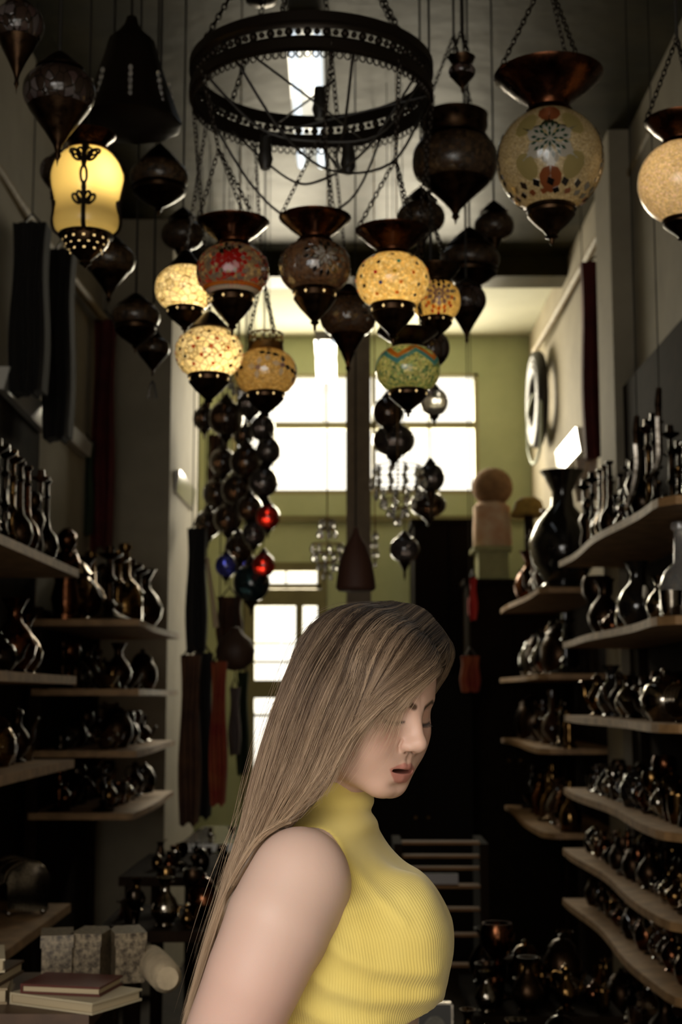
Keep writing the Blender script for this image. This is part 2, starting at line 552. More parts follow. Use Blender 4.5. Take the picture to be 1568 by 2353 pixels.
CREAM = (0.85, 0.74, 0.44); PALE = (0.90, 0.82, 0.56)
G = {
    'cream': mosaic('cream_crackle_mosaic', [(PALE, 3), (CREAM, 3), ((.95, .88, .66), 2)], 62, 0.075, (.22, .15, .06), .7, squash=(1, 1, 1.4)),
    'cream_red': mosaic('cream_mosaic_red_chips', [(PALE, 5), (CREAM, 4)], 60, 0.075, (.25, .16, .06), .7),
    'redgrey': mosaic('grey_red_bead_mosaic', [((.20, .15, .10), 4), ((.30, .22, .12), 3), ((.30, .035, .02), 2), ((.13, .11, .10), 2)], 120, .03, (.06, .035, .02), .5),
    'brown': mosaic('brown_bead_mosaic', [((.24, .12, .055), 4), ((.17, .085, .045), 4), ((.20, .13, .09), 2)], 130, .03, (.06, .03, .015), .45, coat=.35),
    'amber': mosaic('amber_bead_mosaic', [((.72, .48, .17), 4), ((.62, .40, .13), 4), ((.78, .56, .24), 2)], 190, .03, (.30, .18, .06), .6),
    'confetti': mosaic('golden_bead_mosaic', [((.80, .60, .24), 4), ((.72, .50, .18), 4), ((.86, .70, .36), 3)], 150, .04, (.34, .20, .07), .65),
    'gold': mosaic('gold_bead_mosaic', [((.74, .54, .20), 4), ((.66, .46, .15), 4)], 150, .04, (.30, .18, .06), .65),
    'green': mosaic('green_gold_bead_mosaic', [((.46, .46, .17), 4), ((.28, .37, .15), 3), ((.62, .57, .26), 3), ((.12, .21, .10), 1)], 150, .03, (.05, .06, .02), .55),
    'globe': mosaic('pale_gold_bead_glass', [((.46, .36, .19), 4), ((.38, .29, .14), 3), ((.52, .42, .25), 2)], 320, .02, (.25, .17, .08), .35, .2),
    'opal': mosaic('opal_gold_bead_glass', [((.66, .50, .28), 4), ((.60, .43, .21), 3), ((.72, .52, .36), 2)], 260, .02, (.40, .28, .12), .45, .2),
    'dim': mosaic('smoky_brown_glass', [((.10, .055, .028), 3), ((.14, .08, .04), 3), ((.06, .035, .02), 2)], 70, .05, (.02, .012, .008), .5, .25),
    'dark': mosaic('dark_mosaic_glass', [((.05, .030, .022), 4), ((.09, .055, .05), 2), ((.16, .13, .13), 1.5)], 55, .06, (.012, .008, .006), .4, .12, squash=(1, 1, .5)),
    'frost': mosaic('frosted_amber_glass', [((.86, .64, .25), 1), ((.86, .64, .25), 1)], 3, 0.0, (.86, .64, .25), .72, .25),
    'grey': mosaic('grey_smoke_glass', [((.16, .13, .12), 1), ((.14, .11, .10), 1)], 40, .0, (.1, .1, .1), .5, .1),
}
T = {k: tile('glass_chip_' + k, c) for k, c in dict(red=(.52, .012, .008), black=(.014, .010, .009), white=(.80, .74, .60), orange=(.90, .26, .03), blue=(.05, .07, .30), teal=(.05, .38, .36),
                                                    yellow=(.80, .56, .08), mauve=(.30, .20, .24), rust=(.30, .09, .03), green=(.03, .08, .045), pearl=(.50, .47, .40), olive=(.40, .32, .12), cyan=(.12, .42, .48), lit=(.92, .86, .70), redchip=(.62, .10, .03)).items()}


def build_multi(name, pieces, parent, sharp=True):
    """one mesh from several shapes, each with its own material"""
    mb = MB()
    idx = []
    for p, m in pieces:
        mb.add(p.v, p.f)
        idx += [m] * len(p.f)
    mats = []
    for m in idx:
        if m not in mats: mats.append(m)
    o = mb.build(name, None, parent)
    for m in mats: o.data.materials.append(m)
    if len(o.data.polygons) == len(idx):
        lut = {m: i for i, m in enumerate(mats)}
        o.data.polygons.foreach_set('material_index', [lut[m] for m in idx])
    return o


def sphereprof(R, k, z0, z1, n=18, p=2.0):
    out = []
    for i in range(n + 1):
        z = z0 + (z1 - z0) * i / n
        out.append((R * max(0.0, 1 - abs(z / k) ** p) ** (1 / p), z * R))
    return out


class Surf:
    """lamp globe surface: azimuth az (0 faces the camera) and height z in units of R"""
    def __init__(s, R, k, p=2.0): s.R, s.k, s.p = R, k, p

    def pt(s, az, z, off=1.012):
        z = max(-s.k * .995, min(s.k * .995, z))
        r = (1 - abs(z / s.k) ** s.p) ** (1 / s.p)
        return Vector((math.sin(az) * r, -math.cos(az) * r, z)) * s.R * off

    def patch(s, mb, az, z, poly, off=1.012):
        """a chip whose outline poly is given in units of R round the point (az, z)"""
        c = s.pt(az, z)
        r = max(.2, (1 - abs(z / s.k) ** s.p) ** (1 / s.p))
        dz = -z / s.k / s.k / max(.2, r)
        sl = math.hypot(1, dz)
        n = len(poly)
        ca, cb = sum(a for a, b in poly) / n, sum(b for a, b in poly) / n
        big = max(math.hypot(a - ca, b - cb) for a, b in poly) > .18
        rings = []
        for q in ((1.0, .66, .33) if big else (1.0,)):
            rings.append([s.pt(az + (ca + (a - ca) * q) / r, z + (cb + (b - cb) * q) / sl, off) for a, b in poly])
        vs = [v for g in rings for v in g]
        f = []
        for k in range(len(rings) - 1):
            f += [(k * n + i, k * n + (i + 1) % n, (k + 1) * n + (i + 1) % n, (k + 1) * n + i) for i in range(n)]
        f.append(tuple(len(vs) - n + i for i in range(n)))
        m = len(vs)
        f += [(i, i + m, (i + 1) % n + m, (i + 1) % n) for i in range(n)]
        mb.add(vs + [v * .985 for v in rings[0]], f)


def dia(l, w, ang=0.0, cx=0.0, cy=0.0):
    """a diamond of length l, width w, pointing outwards at ang from (0,0) shifted by cx along ang"""
    pts = [(cx - l / 2, 0), (cx, w / 2), (cx + l / 2, 0), (cx, -w / 2)]
    c, q = math.cos(ang), math.sin(ang)
    return [(x * c - y * q, x * q + y * c) for x, y in pts]


LAMPS = []
CHK = [0]


def lamp(label, px, py, Y, wpx, glass, k=.78, zlo=-.66, zhi=.70, cap='trumpet', base='bowl', power=0.0, lcol=(1.0, .74, .38), lpos=(0, 0, -.25), deco=None,
         metal='bronze', group=None, p=2.2, hang='ceiling', holes=True, cap_r=1.0, cap_h=.72, base_len=1.0, chains=3, name='pendant_lamp', cap_metal=None):
    c = at(px, py, Y)
    R = wpx / 2 * mpp(px, py, Y)
    r = empty(name, tuple(c))
    tag(r, label, 'lamp', group)
    # the globe faces the camera with its decorated side
    r.rotation_euler = (0, 0, -math.atan2(c.x, c.y))
    sf = Surf(R, k, p)
    globe = [(MB().lathe(sphereprof(R, k, zlo, zhi, 18, p), 36), glass)]
    if deco:
        by = {}
        deco(by, sf, R)
        globe += [(mb, T[key]) for key, mb in by.items()]
    build_multi('globe', globe, r)
    rl = (1 - abs(zlo / k) ** p) ** (1 / p); rh = (1 - abs(zhi / k) ** p) ** (1 / p)
    mt = M[metal]; mc = M[cap_metal or metal]
    if base == 'bowl':
        L = base_len
        pr = [(rl * .97, zlo + .02), (rl * 1.06, zlo), (rl * 1.08, zlo - .06), (rl * 1.0, zlo - .08), (rl * .98, zlo - .22 * L), (rl * 1.02, zlo - .25 * L), (rl * .72, zlo - .50 * L), (rl * .38, zlo - .72 * L), (.10, zlo - .86 * L), (.13, zlo - .93 * L), (.05, zlo - .99 * L), (.04, zlo - 1.12 * L), (0.0, zlo - 1.2 * L)]
        basep = [(MB().lathe([(a * R, b * R) for a, b in pr], 24), mt)]
        if holes and power > 0:
            h = MB()
            for i in range(7):
                a = 2 * PI * (i + .5) / 7
                rr = rl * .995 * R
                zc = (zlo - .15 * L) * R
                u = .045 * R
                q = Vector((math.sin(a), -math.cos(a), 0)); t = Vector((math.cos(a), math.sin(a), 0))
                p0 = q * rr * 1.012 + Vector((0, 0, zc))
                vs = [p0 + t * u * .8, p0 + Vector((0, 0, u)), p0 - t * u * .8, p0 - Vector((0, 0, u))]
                vs2 = [v - q * .004 for v in vs]
                h.add(vs + vs2, [(0, 1, 2, 3), (0, 4, 5, 1), (1, 5, 6, 2), (2, 6, 7, 3), (3, 7, 4, 0)])
            basep.append((h, M['hole']))
        build_multi('base', basep, r)
    elif base == 'knob':
        pr = [(rl * .95, zlo + .02), (rl * 1.1, zlo), (rl * .8, zlo - .1), (rl * .4, zlo - .18), (.06, zlo - .24), (.09, zlo - .30), (0, zlo - .38)]
        MB().lathe([(a * R, b * R) for a, b in pr], 20).build('base', mt, r)
    elif base == 'cone':
        L = base_len
        pr = [(rl, zlo + .01), (rl * 1.04, zlo), (rl * .8, zlo - .25 * L), (rl * .45, zlo - .6 * L), (.12, zlo - .95 * L), (.07, zlo - 1.1 * L), (.10, zlo - 1.2 * L), (.03, zlo - 1.32 * L), (0, zlo - 1.5 * L)]
        MB().lathe([(a * R, b * R) for a, b in pr], 20).build('base', mt, r)
    ztop = zhi
    if cap == 'trumpet':
        H = cap_h
        pr = [(rh * .9, zhi - .02), (rh * 1.05, zhi), (rh * 1.02, zhi + .06), (rh * .86, zhi + .12), (rh * .92, zhi + .3 * H), (rh + (cap_r - rh) * .40, zhi + .55 * H), (rh + (cap_r - rh) * .75, zhi + .80 * H), (cap_r, zhi + .95 * H), (cap_r * 1.01, zhi + H), (cap_r * .97, zhi + H), (cap_r * .70, zhi + .86 * H), (rh * .8, zhi + .5 * H), (rh * .6, zhi + .1)]
        MB().lathe([(a * R, b * R) for a, b in pr], 32).build('cap', mc, r)
        ztop = zhi + H
        rc = cap_r * .98
    elif cap == 'dome':
        H = cap_h
        pr = [(rh * .95, zhi - .02), (cap_r, zhi), (cap_r, zhi + .05), (cap_r * .85, zhi + .25 * H), (cap_r * .55, zhi + .6 * H), (.18, zhi + .9 * H), (.1, zhi + H), (0.0, zhi + H)]
        MB().lathe([(a * R, b * R) for a, b in pr], 28).build('cap', mc, r)
        ztop = zhi + H * .95
        rc = .08
    elif cap == 'crown':
        cr = MB()
        for a, b, e in ((zhi, zhi + .22, 1.0),):
            cr.lathe([(rh * 1.1 * R, (zhi - .02) * R), (rh * 1.18 * R, zhi * R), (rh * 1.12 * R, (zhi + .16) * R), (rh * 1.12 * R, (zhi + .24) * R), (rh * 1.02 * R, (zhi + .24) * R), (rh * 1.0 * R, zhi * R)], 28)
        for i in range(14):
            a = 2 * PI * i / 14
            cc = Vector((math.sin(a) * rh * 1.08, -math.cos(a) * rh * 1.08, zhi + .38)) * R
            q = Vector((math.cos(a), math.sin(a), 0))
            cr.tube([cc + q * (.11 * R * math.cos(g)) + Vector((0, 0, .14 * R * math.sin(g))) for g in [2 * PI * j / 10 for j in range(10)]], .018 * R, 4, True)
        cr.lathe([(rh * 1.12 * R, (zhi + .52) * R), (rh * 1.15 * R, (zhi + .55) * R), (rh * 1.1 * R, (zhi + .58) * R), (rh * 1.05 * R, (zhi + .54) * R), (rh * 1.12 * R, (zhi + .52) * R)], 28)
        cr.build('cap', M['brass'], r)
        ztop = zhi + .56
        rc = rh * 1.1
    # chains from the rim to a hook, then on up
    zc_ceiling = ZC - c.z - .01
    if hang == 'ring':
        a = math.atan2(c.x - RING.x, c.y - RING.y)
        tgt = Vector((RING.x + math.sin(a) * RING_R, RING.y + math.cos(a) * RING_R, RING.z - .03))
    else:
        tgt = Vector((c.x, c.y, ZC - .005))
    lt = Matrix.Rotation(-r.rotation_euler.z, 3, 'Z') @ (tgt - c)
    hub = Vector((0, 0, ztop * R)).lerp(lt, min(.75, 2.0 * R / max(.05, (lt.z - ztop * R))))
    if rc > .2:
        for i in range(chains):
            a = 2 * PI * (i + .25) / chains
            MB().chain((math.sin(a) * rc * R, -math.cos(a) * rc * R, ztop * R), hub, .017, .0016).build('chain', M['iron'], r)
    else:
        hub = Vector((0, 0, ztop * R))
    if hang == 'ring':
        MB().chain(hub, lt, .017, .0017).build('chain', M['iron'], r)
    else:
        MB().tube([hub, lt], .0035, 6).build('suspension_cord', M['cable'], r)
    if power > 0:
        d = bpy.data.lights.new('bulb_light', 'POINT')
        d.energy = power
        d.color = lcol
        d.shadow_soft_size = .018
        o = bpy.data.objects.new('bulb_light', d)
        COL.objects.link(o)
        o.parent = r
        o.location = Vector(lpos) * R
    LAMPS.append(r)
    return r


def flower(mats, az, z, rings):
    """chips in rings: (count, radius, length, width, material key)"""
    def f(by, sf, R):
        for n, rad, l, w, key in rings:
            for i in range(n):
                a = 2 * PI * (i + (.5 if rad > .2 else 0)) / n
                sf.patch(by.setdefault(key, MB()), az, z, dia(l, w, a, rad), 1.014)
    return f


def many(*fs):
    def f(by, sf, R):
        for g in fs: g(by, sf, R)
    return f


def chips(cols, spots, size):
    def f(by, sf, R):
        for i, (az, z) in enumerate(spots):
            sf.patch(by.setdefault(cols[i % len(cols)], MB()), az, z, dia(size, size * .9, i), 1.014)
    return f


def band(key, z, h):
    """a strip of chips right round the globe"""
    def f(by, sf, R):
        mb = by.setdefault(key, MB())
        n = 40
        for i in range(n):
            a0, a1 = 2 * PI * i / n, 2 * PI * (i + .94) / n
            vs = [sf.pt(a0, z, 1.012), sf.pt(a1, z, 1.012), sf.pt(a1, z + h, 1.012), sf.pt(a0, z + h, 1.012)]
            mb.add(vs + [v * .985 for v in vs], [(0, 1, 2, 3), (0, 4, 5, 1), (1, 5, 6, 2), (2, 6, 7, 3), (3, 7, 4, 0)])
    return f


def rosettes(cols, centers):
    def f(by, sf, R):
        for az, z in centers:
            sf.patch(by.setdefault(cols[0], MB()), az, z, dia(.22, .17, .6), 1.014)
            for i in range(4):
                sf.patch(by.setdefault(cols[1], MB()), az, z, dia(.27, .18, .6 + PI / 4 + i * PI / 2, .21), 1.014)
    return f


# the ring chandelier
RY = 3.42
RING = at(716, 196, RY)
RING_R = 0.5 * 560 * mpp(716, 196, RY)
ring = empty('ring_chandelier', tuple(RING))
tag(ring, 'large dark ring chandelier with two rows of beads, hung over the lamp cluster', 'chandelier')
R_ = RING_R
MB().lathe([(R_ * .985, .040), (R_ * 1.0, .046), (R_ * 1.0, .022), (R_ * .975, .018), (R_ * .965, .010), (R_ * .95, .010), (R_ * .95, .044), (R_ * .985, .040)], 96).build('upper_band', M['iron'], ring)
MB().lathe([(R_ * .965, -.010), (R_ * .975, -.016), (R_ * 1.0, -.020), (R_ * 1.0, -.044), (R_ * .97, -.048), (R_ * .95, -.048), (R_ * .95, -.010), (R_ * .965, -.010)], 96).build('lower_band', M['iron'], ring)
bd = MB()
for i in range(84):
    a = 2 * PI * i / 84
    bd.ball((math.cos(a) * R_ * .958, math.sin(a) * R_ * .958, 0), .0105 if i % 2 else .0075, 8)
bd.build('bead_row', M['iron'], ring)
bd = MB()
for i in range(100):
    a = 2 * PI * i / 100
    c = Vector((math.cos(a) * R_ * .97, math.sin(a) * R_ * .97, -.056)); q = Vector((-math.sin(a), math.cos(a), 0))
    bd.tube([c + q * (.0075 * math.cos(g)) + Vector((0, 0, .009 * math.sin(g))) for g in [2 * PI * j / 8 for j in range(8)]], .0022, 4, True)
bd.build('scalloped_edge', M['iron'], ring)
for i in range(6):
    a = 2 * PI * (i + .3) / 6
    MB().chain((math.cos(a) * R_ * .96, math.sin(a) * R_ * .96, .04), (0, 0, .62), .022, .0022).build('chain', M['iron'], ring)
MB().lathe([(0.0, .60), (.03, .62), (.045, .66), (.02, .70), (.008, .72), (.008, ZC - RING.z - .03), (.06, ZC - RING.z - .02), (.06, ZC - RING.z)], 16).build('centre_stem', M['iron'], ring)
# bent wire arms and sockets inside the ring
for i, (a0, a1, dz) in enumerate([(-2.6, -.4, -.16), (-2.2, .2, -.22), (-1.2, 1.5, -.14), (-.5, 2.4, -.2), (2.7, .9, -.25)]):
    p0 = Vector((math.cos(a0) * R_ * .95, math.sin(a0) * R_ * .95, -.04)); p1 = Vector((math.cos(a1) * R_ * .95, math.sin(a1) * R_ * .95, -.04))
    mid = (p0 + p1) * .5 + Vector((0, 0, dz))
    MB().tube(catmull([p0, p0.lerp(mid, .5) + Vector((0, 0, -.05)), mid, p1.lerp(mid, .5) + Vector((.03, 0, -.06)), p1], 24), .0035, 6).build('wiring', M['cable'], ring)
for i, (px, py) in enumerate([(610, 350), (735, 235), (800, 360)]):
    q = at(px, py, RY + .05) - RING
    MB().lathe([(.0, .04), (.014, .038), (.016, .0), (.020, -.02), (.012, -.045), (0, -.045)], 12, q).build('lamp_socket', M['cable'], ring)
    MB().tube(catmull([q + Vector((0, 0, .035)), q + Vector((.03, .02, .06)), Vector((math.cos(i * 2.1) * R_ * .95, math.sin(i * 2.1) * R_ * .95, -.03))], 14), .003, 6).build('wiring', M['cable'], ring)

rnd = random.Random(3)
BOWL = dict(base='bowl')
lamp('lit cream crackle mosaic lamp, topmost and outermost of the cluster, partly behind the red lamp', 426, 664, 3.58, 140, G['cream'], power=.40, hang='ring', lpos=(.15, -.25, -.15), cap='dome', cap_r=.55, cap_h=.6, base_len=.75)
lamp('grey mosaic lamp with a red star flower and a lit strip below', 535, 624, 3.30, 166, G['redgrey'], power=.22, hang='ring', lcol=(1, .7, .35), lpos=(0, 0, -.50), cap_metal='copper',
     deco=many(band('lit', -.66, .085), band('orange', -.56, .07), flower(T, -.12, .10, [(6, .13, .30, .20, 'red'), (12, .29, .28, .20, 'red'), (12, .46, .18, .16, 'red')]), flower(T, 1.22, -.05, [(6, .12, .26, .16, 'red'), (12, .27, .26, .17, 'red'), (12, .42, .15, .12, 'red')]),  # pale and orange bands: the bulb's glow put into chip colour
               flower(T, -1.5, -.1, [(6, .11, .22, .13, 'red'), (10, .27, .22, .13, 'red')])))
lamp('lit cream mosaic lamp dotted with red chips, under the red lamp', 481, 812, 3.46, 156, G['cream_red'], power=.40, hang='ring', lpos=(.2, -.25, -.2), cap='dome', cap_r=.60, cap_h=.55, base_len=.85,
     deco=chips(['redchip'], [(2 * PI * (i + o) / n, z) for z, n, o in ((.45, 9, 0), (.22, 11, .4), (-.02, 12, .1), (-.26, 11, .6), (-.48, 9, .2)) for i in range(n)], .15))
lamp('amber beaded lamp with white rosettes under a pierced brass crown', 611, 856, 3.62, 144, G['amber'], power=.14, hang='ring', lpos=(0, 0, .1), cap='crown', base_len=.78,
     deco=rosettes(['mauve', 'white'], [(-.25, -.05), (.55, .05), (1.2, -.1), (-1.1, .05), (.1, .42), (2.2, 0), (3.3, 0)]))
lamp('dull brown mosaic lamp with a black diamond flower', 724, 614, 3.36, 166, G['brown'], power=.05, hang='ring', lpos=(0, 0, -.8), cap_metal='copper',
     deco=many(flower(T, .30, .12, [(8, .17, .27, .11, 'pearl'), (8, .32, .26, .15, 'black'), (8, .30, .16, .09, 'pearl'), (16, .54, .20, .13, 'black')]), flower(T, -1.25, 0, [(8, .14, .20, .09, 'black'), (8, .33, .22, .12, 'black')]), flower(T, 1.9, 0, [(8, .14, .20, .09, 'black'), (8, .33, .22, .12, 'black')])))
lamp('brown beaded lamp on a long cone base, in front of the post', 800, 728, 3.95, 130, G['brown'], hang='ring', base='cone', base_len=1.0, cap='dome', cap_r=.6, cap_h=.5, metal='copper',
     deco=flower(T, .95, .05, [(8, .14, .20, .1, 'black'), (8, .33, .2, .12, 'black')]))
spots = [(a, z) for z, n, o in ((.52, 9, 0), (.28, 11, .3), (.0, 12, .1), (-.28, 11, .4), (-.52, 9, .2)) for a in [2 * PI * (i + o) / n for i in range(n)]]
lamp('lit golden beaded lamp scattered with small many-coloured chips', 903, 647, 3.22, 170, G['confetti'], power=.36, hang='ring', lpos=(0, -.1, -.1), cap_metal='copper', base_len=.95,
     deco=chips(['orange', 'teal', 'blue', 'orange', 'yellow', 'orange', 'teal', 'red'], spots, .135))
lamp('lit gold lamp with a mauve and red flower, half behind the many-coloured chip lamp', 1003, 692, 3.55, 112, G['gold'], k=.9, power=.16, hang='ring', lpos=(0, 0, -.2), zlo=-.72, base_len=.9,
     deco=flower(T, .12, .05, [(1, 0, .14, .14, 'blue'), (8, .18, .24, .16, 'mauve'), (10, .38, .26, .22, 'mauve'), (14, .58, .22, .22, 'orange'), (14, .73, .16, .17, 'red')]))


def zigzag(by, sf, R):
    o, c = by.setdefault('orange', MB()), by.setdefault('cyan', MB())
    n = 5
    for i in range(n):
        a0 = 2 * PI * i / n + .30
        da = 2 * PI / n
        def line(mb, zt, zb, th):
            for (aa, za), (ab, zbb) in (((a0, zt), (a0 + da / 2, zb)), ((a0 + da / 2, zb), (a0 + da, zt))):
                for q in range(6):
                    s0, s1 = q / 6, (q + 1) / 6 - .012
                    f0 = aa + (ab - aa) * s0, za + (zbb - za) * s0
                    f1 = aa + (ab - aa) * s1, za + (zbb - za) * s1
                    vs = [sf.pt(f0[0], f0[1], 1.014), sf.pt(f1[0], f1[1], 1.014), sf.pt(f1[0], f1[1] + th, 1.014), sf.pt(f0[0], f0[1] + th, 1.014)]
                    ins = [v * .985 for v in vs]
                    mb.add(vs + ins, [(0, 1, 2, 3), (0, 4, 5, 1), (1, 5, 6, 2), (2, 6, 7, 3), (3, 7, 4, 0)])
        line(o, .54, .16, .16)
        line(c, .37, .00, .14)


lamp('green beaded lamp with an orange and turquoise zigzag, lowest lamp before the right window', 938, 850, 3.42, 148, G['green'], power=.17, hang='ring', lpos=(0, 0, .35), lcol=(1, .82, .42), deco=many(zigzag, band('lit', .64, .07)), cap_r=.95, cap_h=.5, base_len=.72)  # pale rim band paints the bright slit of light at the opening

# yellow lantern: waisted frosted glass held in four pierced straps
yl = at(200, 445, 3.25)
m1 = mpp(200, 445, 3.25)
lan = empty('pendant_lantern', tuple(yl))
tag(lan, 'lit yellow frosted-glass lantern, waisted, with black filigree straps', 'lamp')
lan.rotation_euler = (0, 0, -math.atan2(yl.x, yl.y) - .10)
PR = [(48, 100), (62, 88), (76, 70), (83, 45), (82, 20), (76, -6), (73, -26), (73, -46), (75, -68), (70, -88), (56, -100)]
prf = catmull([(a * m1, 0, b * m1) for a, b in PR], 40)
MB().lathe([(v.x, v.z) for v in prf], 40).build('glass_body', G['frost'], lan)
lbase = (MB().lathe([(a * m1, b * m1) for a, b in [(54, -96), (62, -98), (63, -103), (55, -106), (50, -122), (40, -134), (22, -150), (12, -160), (14, -166), (5, -172), (0, -180)]], 28), M['bronze'])
MB().lathe([(a * m1, b * m1) for a, b in [(46, 96), (52, 100), (50, 106), (40, 112), (46, 122), (60, 134), (64, 140), (60, 140), (44, 128), (30, 122), (12, 122), (0, 124)]], 28).build('cap', M['copper'], lan)
hb = MB()
for rz, rr, n in ((-113, 53.2, 14), (-125, 47.5, 14), (-137, 38.0, 10)):
    for i in range(n):
        a = 2 * PI * (i + .5 * (rz == -125)) / n
        q = Vector((math.sin(a), -math.cos(a), 0)); t = Vector((math.cos(a), math.sin(a), 0)); z = Vector((0, 0, 1))
        p0 = q * rr * m1 + z * rz * m1
        hb.add([p0 + t * 2.8 * m1 + z * 3 * m1, p0 - t * 2.8 * m1 + z * 3 * m1, p0 - t * 2.8 * m1 - z * 3 * m1, p0 + t * 2.8 * m1 - z * 3 * m1], [(0, 1, 2, 3)])
build_multi('base', [lbase, (hb, M['hole'])], lan)


def lan_pt(az, z, off=1.02):
    zz = [v.z for v in prf]; xx = [v.x for v in prf]
    r = float(np.interp(z * m1, zz[::-1], xx[::-1])) * off
    return Vector((math.sin(az) * r, -math.cos(az) * r, z * m1))


for s_ in range(4):
    a0 = s_ * PI / 2
    st = MB()
    st.tube([lan_pt(a0, z) for z in np.linspace(99, 30, 12)], [7 * m1] * 4 + [5.5 * m1] * 8, 6)
    st.tube([lan_pt(a0, z) for z in np.linspace(2, -98, 14)], 5.6 * m1, 6)
    def loop(cz, ca, rx, rz, tilt):
        pts = []
        for j in range(14):
            g = 2 * PI * j / 14
            u, w = 1.25 * rx * math.cos(g), 1.25 * rz * math.sin(g)
            x, z = u * math.cos(tilt) - w * math.sin(tilt), u * math.sin(tilt) + w * math.cos(tilt)
            pts.append(lan_pt(a0 + (ca + x) / 75, cz + z, 1.025))
        st.tube(pts, 3.3 * m1, 5, True)
    for ca, cz, ti in ((-9, 68, .25), (-17, 62, .6), (-22, 72, 1.0), (9, 68, -.25), (17, 62, -.6), (22, 72, -1.0)): loop(cz, ca, 5.5, 13, ti)
    for ca, cz, ti in ((-8, -34, .3), (-16, -38, .7), (8, -34, -.3), (16, -38, -.7)): loop(cz, ca, 5, 11, ti)
    loop(16, 0, 5, 15, 0)
    st.ball(lan_pt(a0, 92, 1.04), 9 * m1, 8, (1, .5, 1.2))
    st.ball(lan_pt(a0, 45, 1.03), 7 * m1, 8, (1, .5, 1.4))
    st.ball(lan_pt(a0, -12, 1.03), 6 * m1, 8, (1, .5, 1.3))
    st.build('filigree_strap', M['iron'], lan)
MB().tube([(0, 0, 124 * m1), (0, 0, ZC - yl.z - .005)], .003, 6).build('suspension_cord', M['cable'], lan)
d = bpy.data.lights.new('bulb_light', 'POINT'); d.energy = .50; d.color = (1, .84, .48); d.shadow_soft_size = .022
o = bpy.data.objects.new('bulb_light', d); COL.objects.link(o); o.parent = lan; o.location = (.026, -.034, .036)


# big pale globe
def bigdeco(by, sf, R):
    pearl, oli, rust, dk, gn = [by.setdefault(k, MB()) for k in ('pearl', 'olive', 'rust', 'black', 'green')]
    for i in range(6):
        a = PI / 2 + i * PI / 3
        sf.patch(pearl, 0, .02, dia(.62, .34, a, .31), 1.008)
    for i, mb in ((0, oli), (1, oli), (2, rust), (3, oli), (4, oli), (5, rust)):
        a = i * PI / 3 + PI / 6 + (0 if i not in (2, 5) else 0)
        a = [PI * .22, PI * .78, PI * .5, PI * 1.22, PI * 1.78, PI * 1.5][i]
        c0 = Vector((math.cos(a), math.sin(a)))
        poly = []
        for j in range(10):
            g = 2 * PI * j / 10
            w = Vector((-c0.y, c0.x))
            q = c0 * (.62 + .20 * math.cos(g)) + w * (.26 * math.sin(g))
            poly.append((q.x, q.y))
        sf.patch(mb, 0, .0, poly, 1.006)
    for n, rad, l, w in ((8, .10, .13, .055), (8, .20, .12, .065), (16, .29, .13, .065)):
        for i in range(n):
            sf.patch(gn, 0, .04, dia(l, w, 2 * PI * (i + .5 * (n == 16)) / n, rad), 1.014)
    for az in (-1.28, 1.28, 2.4, -2.4):
        for i in range(8):
            sf.patch(dk, az, .42 - i * .13, dia(.15, .10, PI / 2 + .5 * (-1) ** i), 1.014)
    for i in range(18):
        a = 2 * PI * i / 18
        sf.patch(dk, a, -.66, dia(.20, .15, PI / 2 + .4), 1.014)
        sf.patch(rust if i % 3 else dk, a + .15, -.78, dia(.16, .14, PI / 2 - .4), 1.014)


lamp('big pale gold globe lamp with a dark green star flower, under a wide dark bowl', 1265, 370, 2.95, 246, G['globe'], k=1.0, p=2.0, zlo=-.90, zhi=.90, cap='trumpet', cap_r=1.02, cap_h=.78, base='bowl', base_len=.62, deco=bigdeco, power=.10, lpos=(0, .1, -.55), lcol=(1, .7, .35), holes=False, cap_metal='copper')
lamp('opal gold globe lamp cut by the picture edge, beside the big pale globe', 1567, 420, 2.95, 200, G['opal'], k=.98, p=2.0, zlo=-.88, zhi=.88, cap='trumpet', cap_r=.80, cap_h=.62, base='bowl', base_len=.5, power=.42, lpos=(-.15, -.2, .1), lcol=(1, .82, .55), holes=False, cap_metal='copper')
lamp('dark mosaic teardrop lamp above the yellow lantern', 136, 212, 3.0, 166, G['dark'], k=.72, zlo=-.45, zhi=.62, cap='dome', cap_r=.68, cap_h=.55, base='cone', base_len=1.15, cap_metal='bronze')
lamp('dark mosaic lamp in the top corner, over the teardrop lamp', 42, 58, 2.9, 118, G['dark'], k=.85, zlo=-.6, zhi=.70, cap='dome', cap_r=.6, cap_h=.5, base='cone', base_len=1.5)
lamp('smoky lantern with a wide dark cap, between the ring chandelier and the big pale globe', 1046, 372, 3.85, 196, G['dim'], k=.66, zlo=-.50, zhi=.50, p=2.6, cap='trumpet', cap_r=.78, cap_h=.62, base='cone', base_len=.7)
lamp('dim amber-brown lamp behind the yellow lantern', 366, 408, 3.9, 134, G['dim'], k=.62, zlo=-.32, zhi=.42, cap='dome', cap_r=.75, cap_h=.75, base='bowl', base_len=.9)
lamp('dark brown globe half hidden behind the yellow lantern', 128, 392, 3.75, 72, G['dark'], k=.95, cap='dome', cap_r=.6, cap_h=.5, base='cone')
lamp('smoky brown lamp just below and behind the yellow lantern', 252, 598, 4.0, 118, G['dim'], k=.66, zlo=-.5, zhi=.5, cap='dome', cap_r=.7, cap_h=.6, base='cone', base_len=.9)
lamp('dark hanging lamp with a ribbed band, between the pole end and the cream lamps', 312, 728, 4.3, 112, G['dim'], k=.6, zlo=-.35, zhi=.45, cap='dome', cap_r=.75, cap_h=.55, base='bowl', base_len=1.0)
tl = lamp('small dark lamp ending in a tassel, under the ribbed dark lamp', 352, 800, 4.5, 76, G['dim'], k=.7, zlo=-.4, zhi=.5, cap='dome', cap_r=.6, cap_h=.9, base='cone', base_len=1.0)
tas = MB()
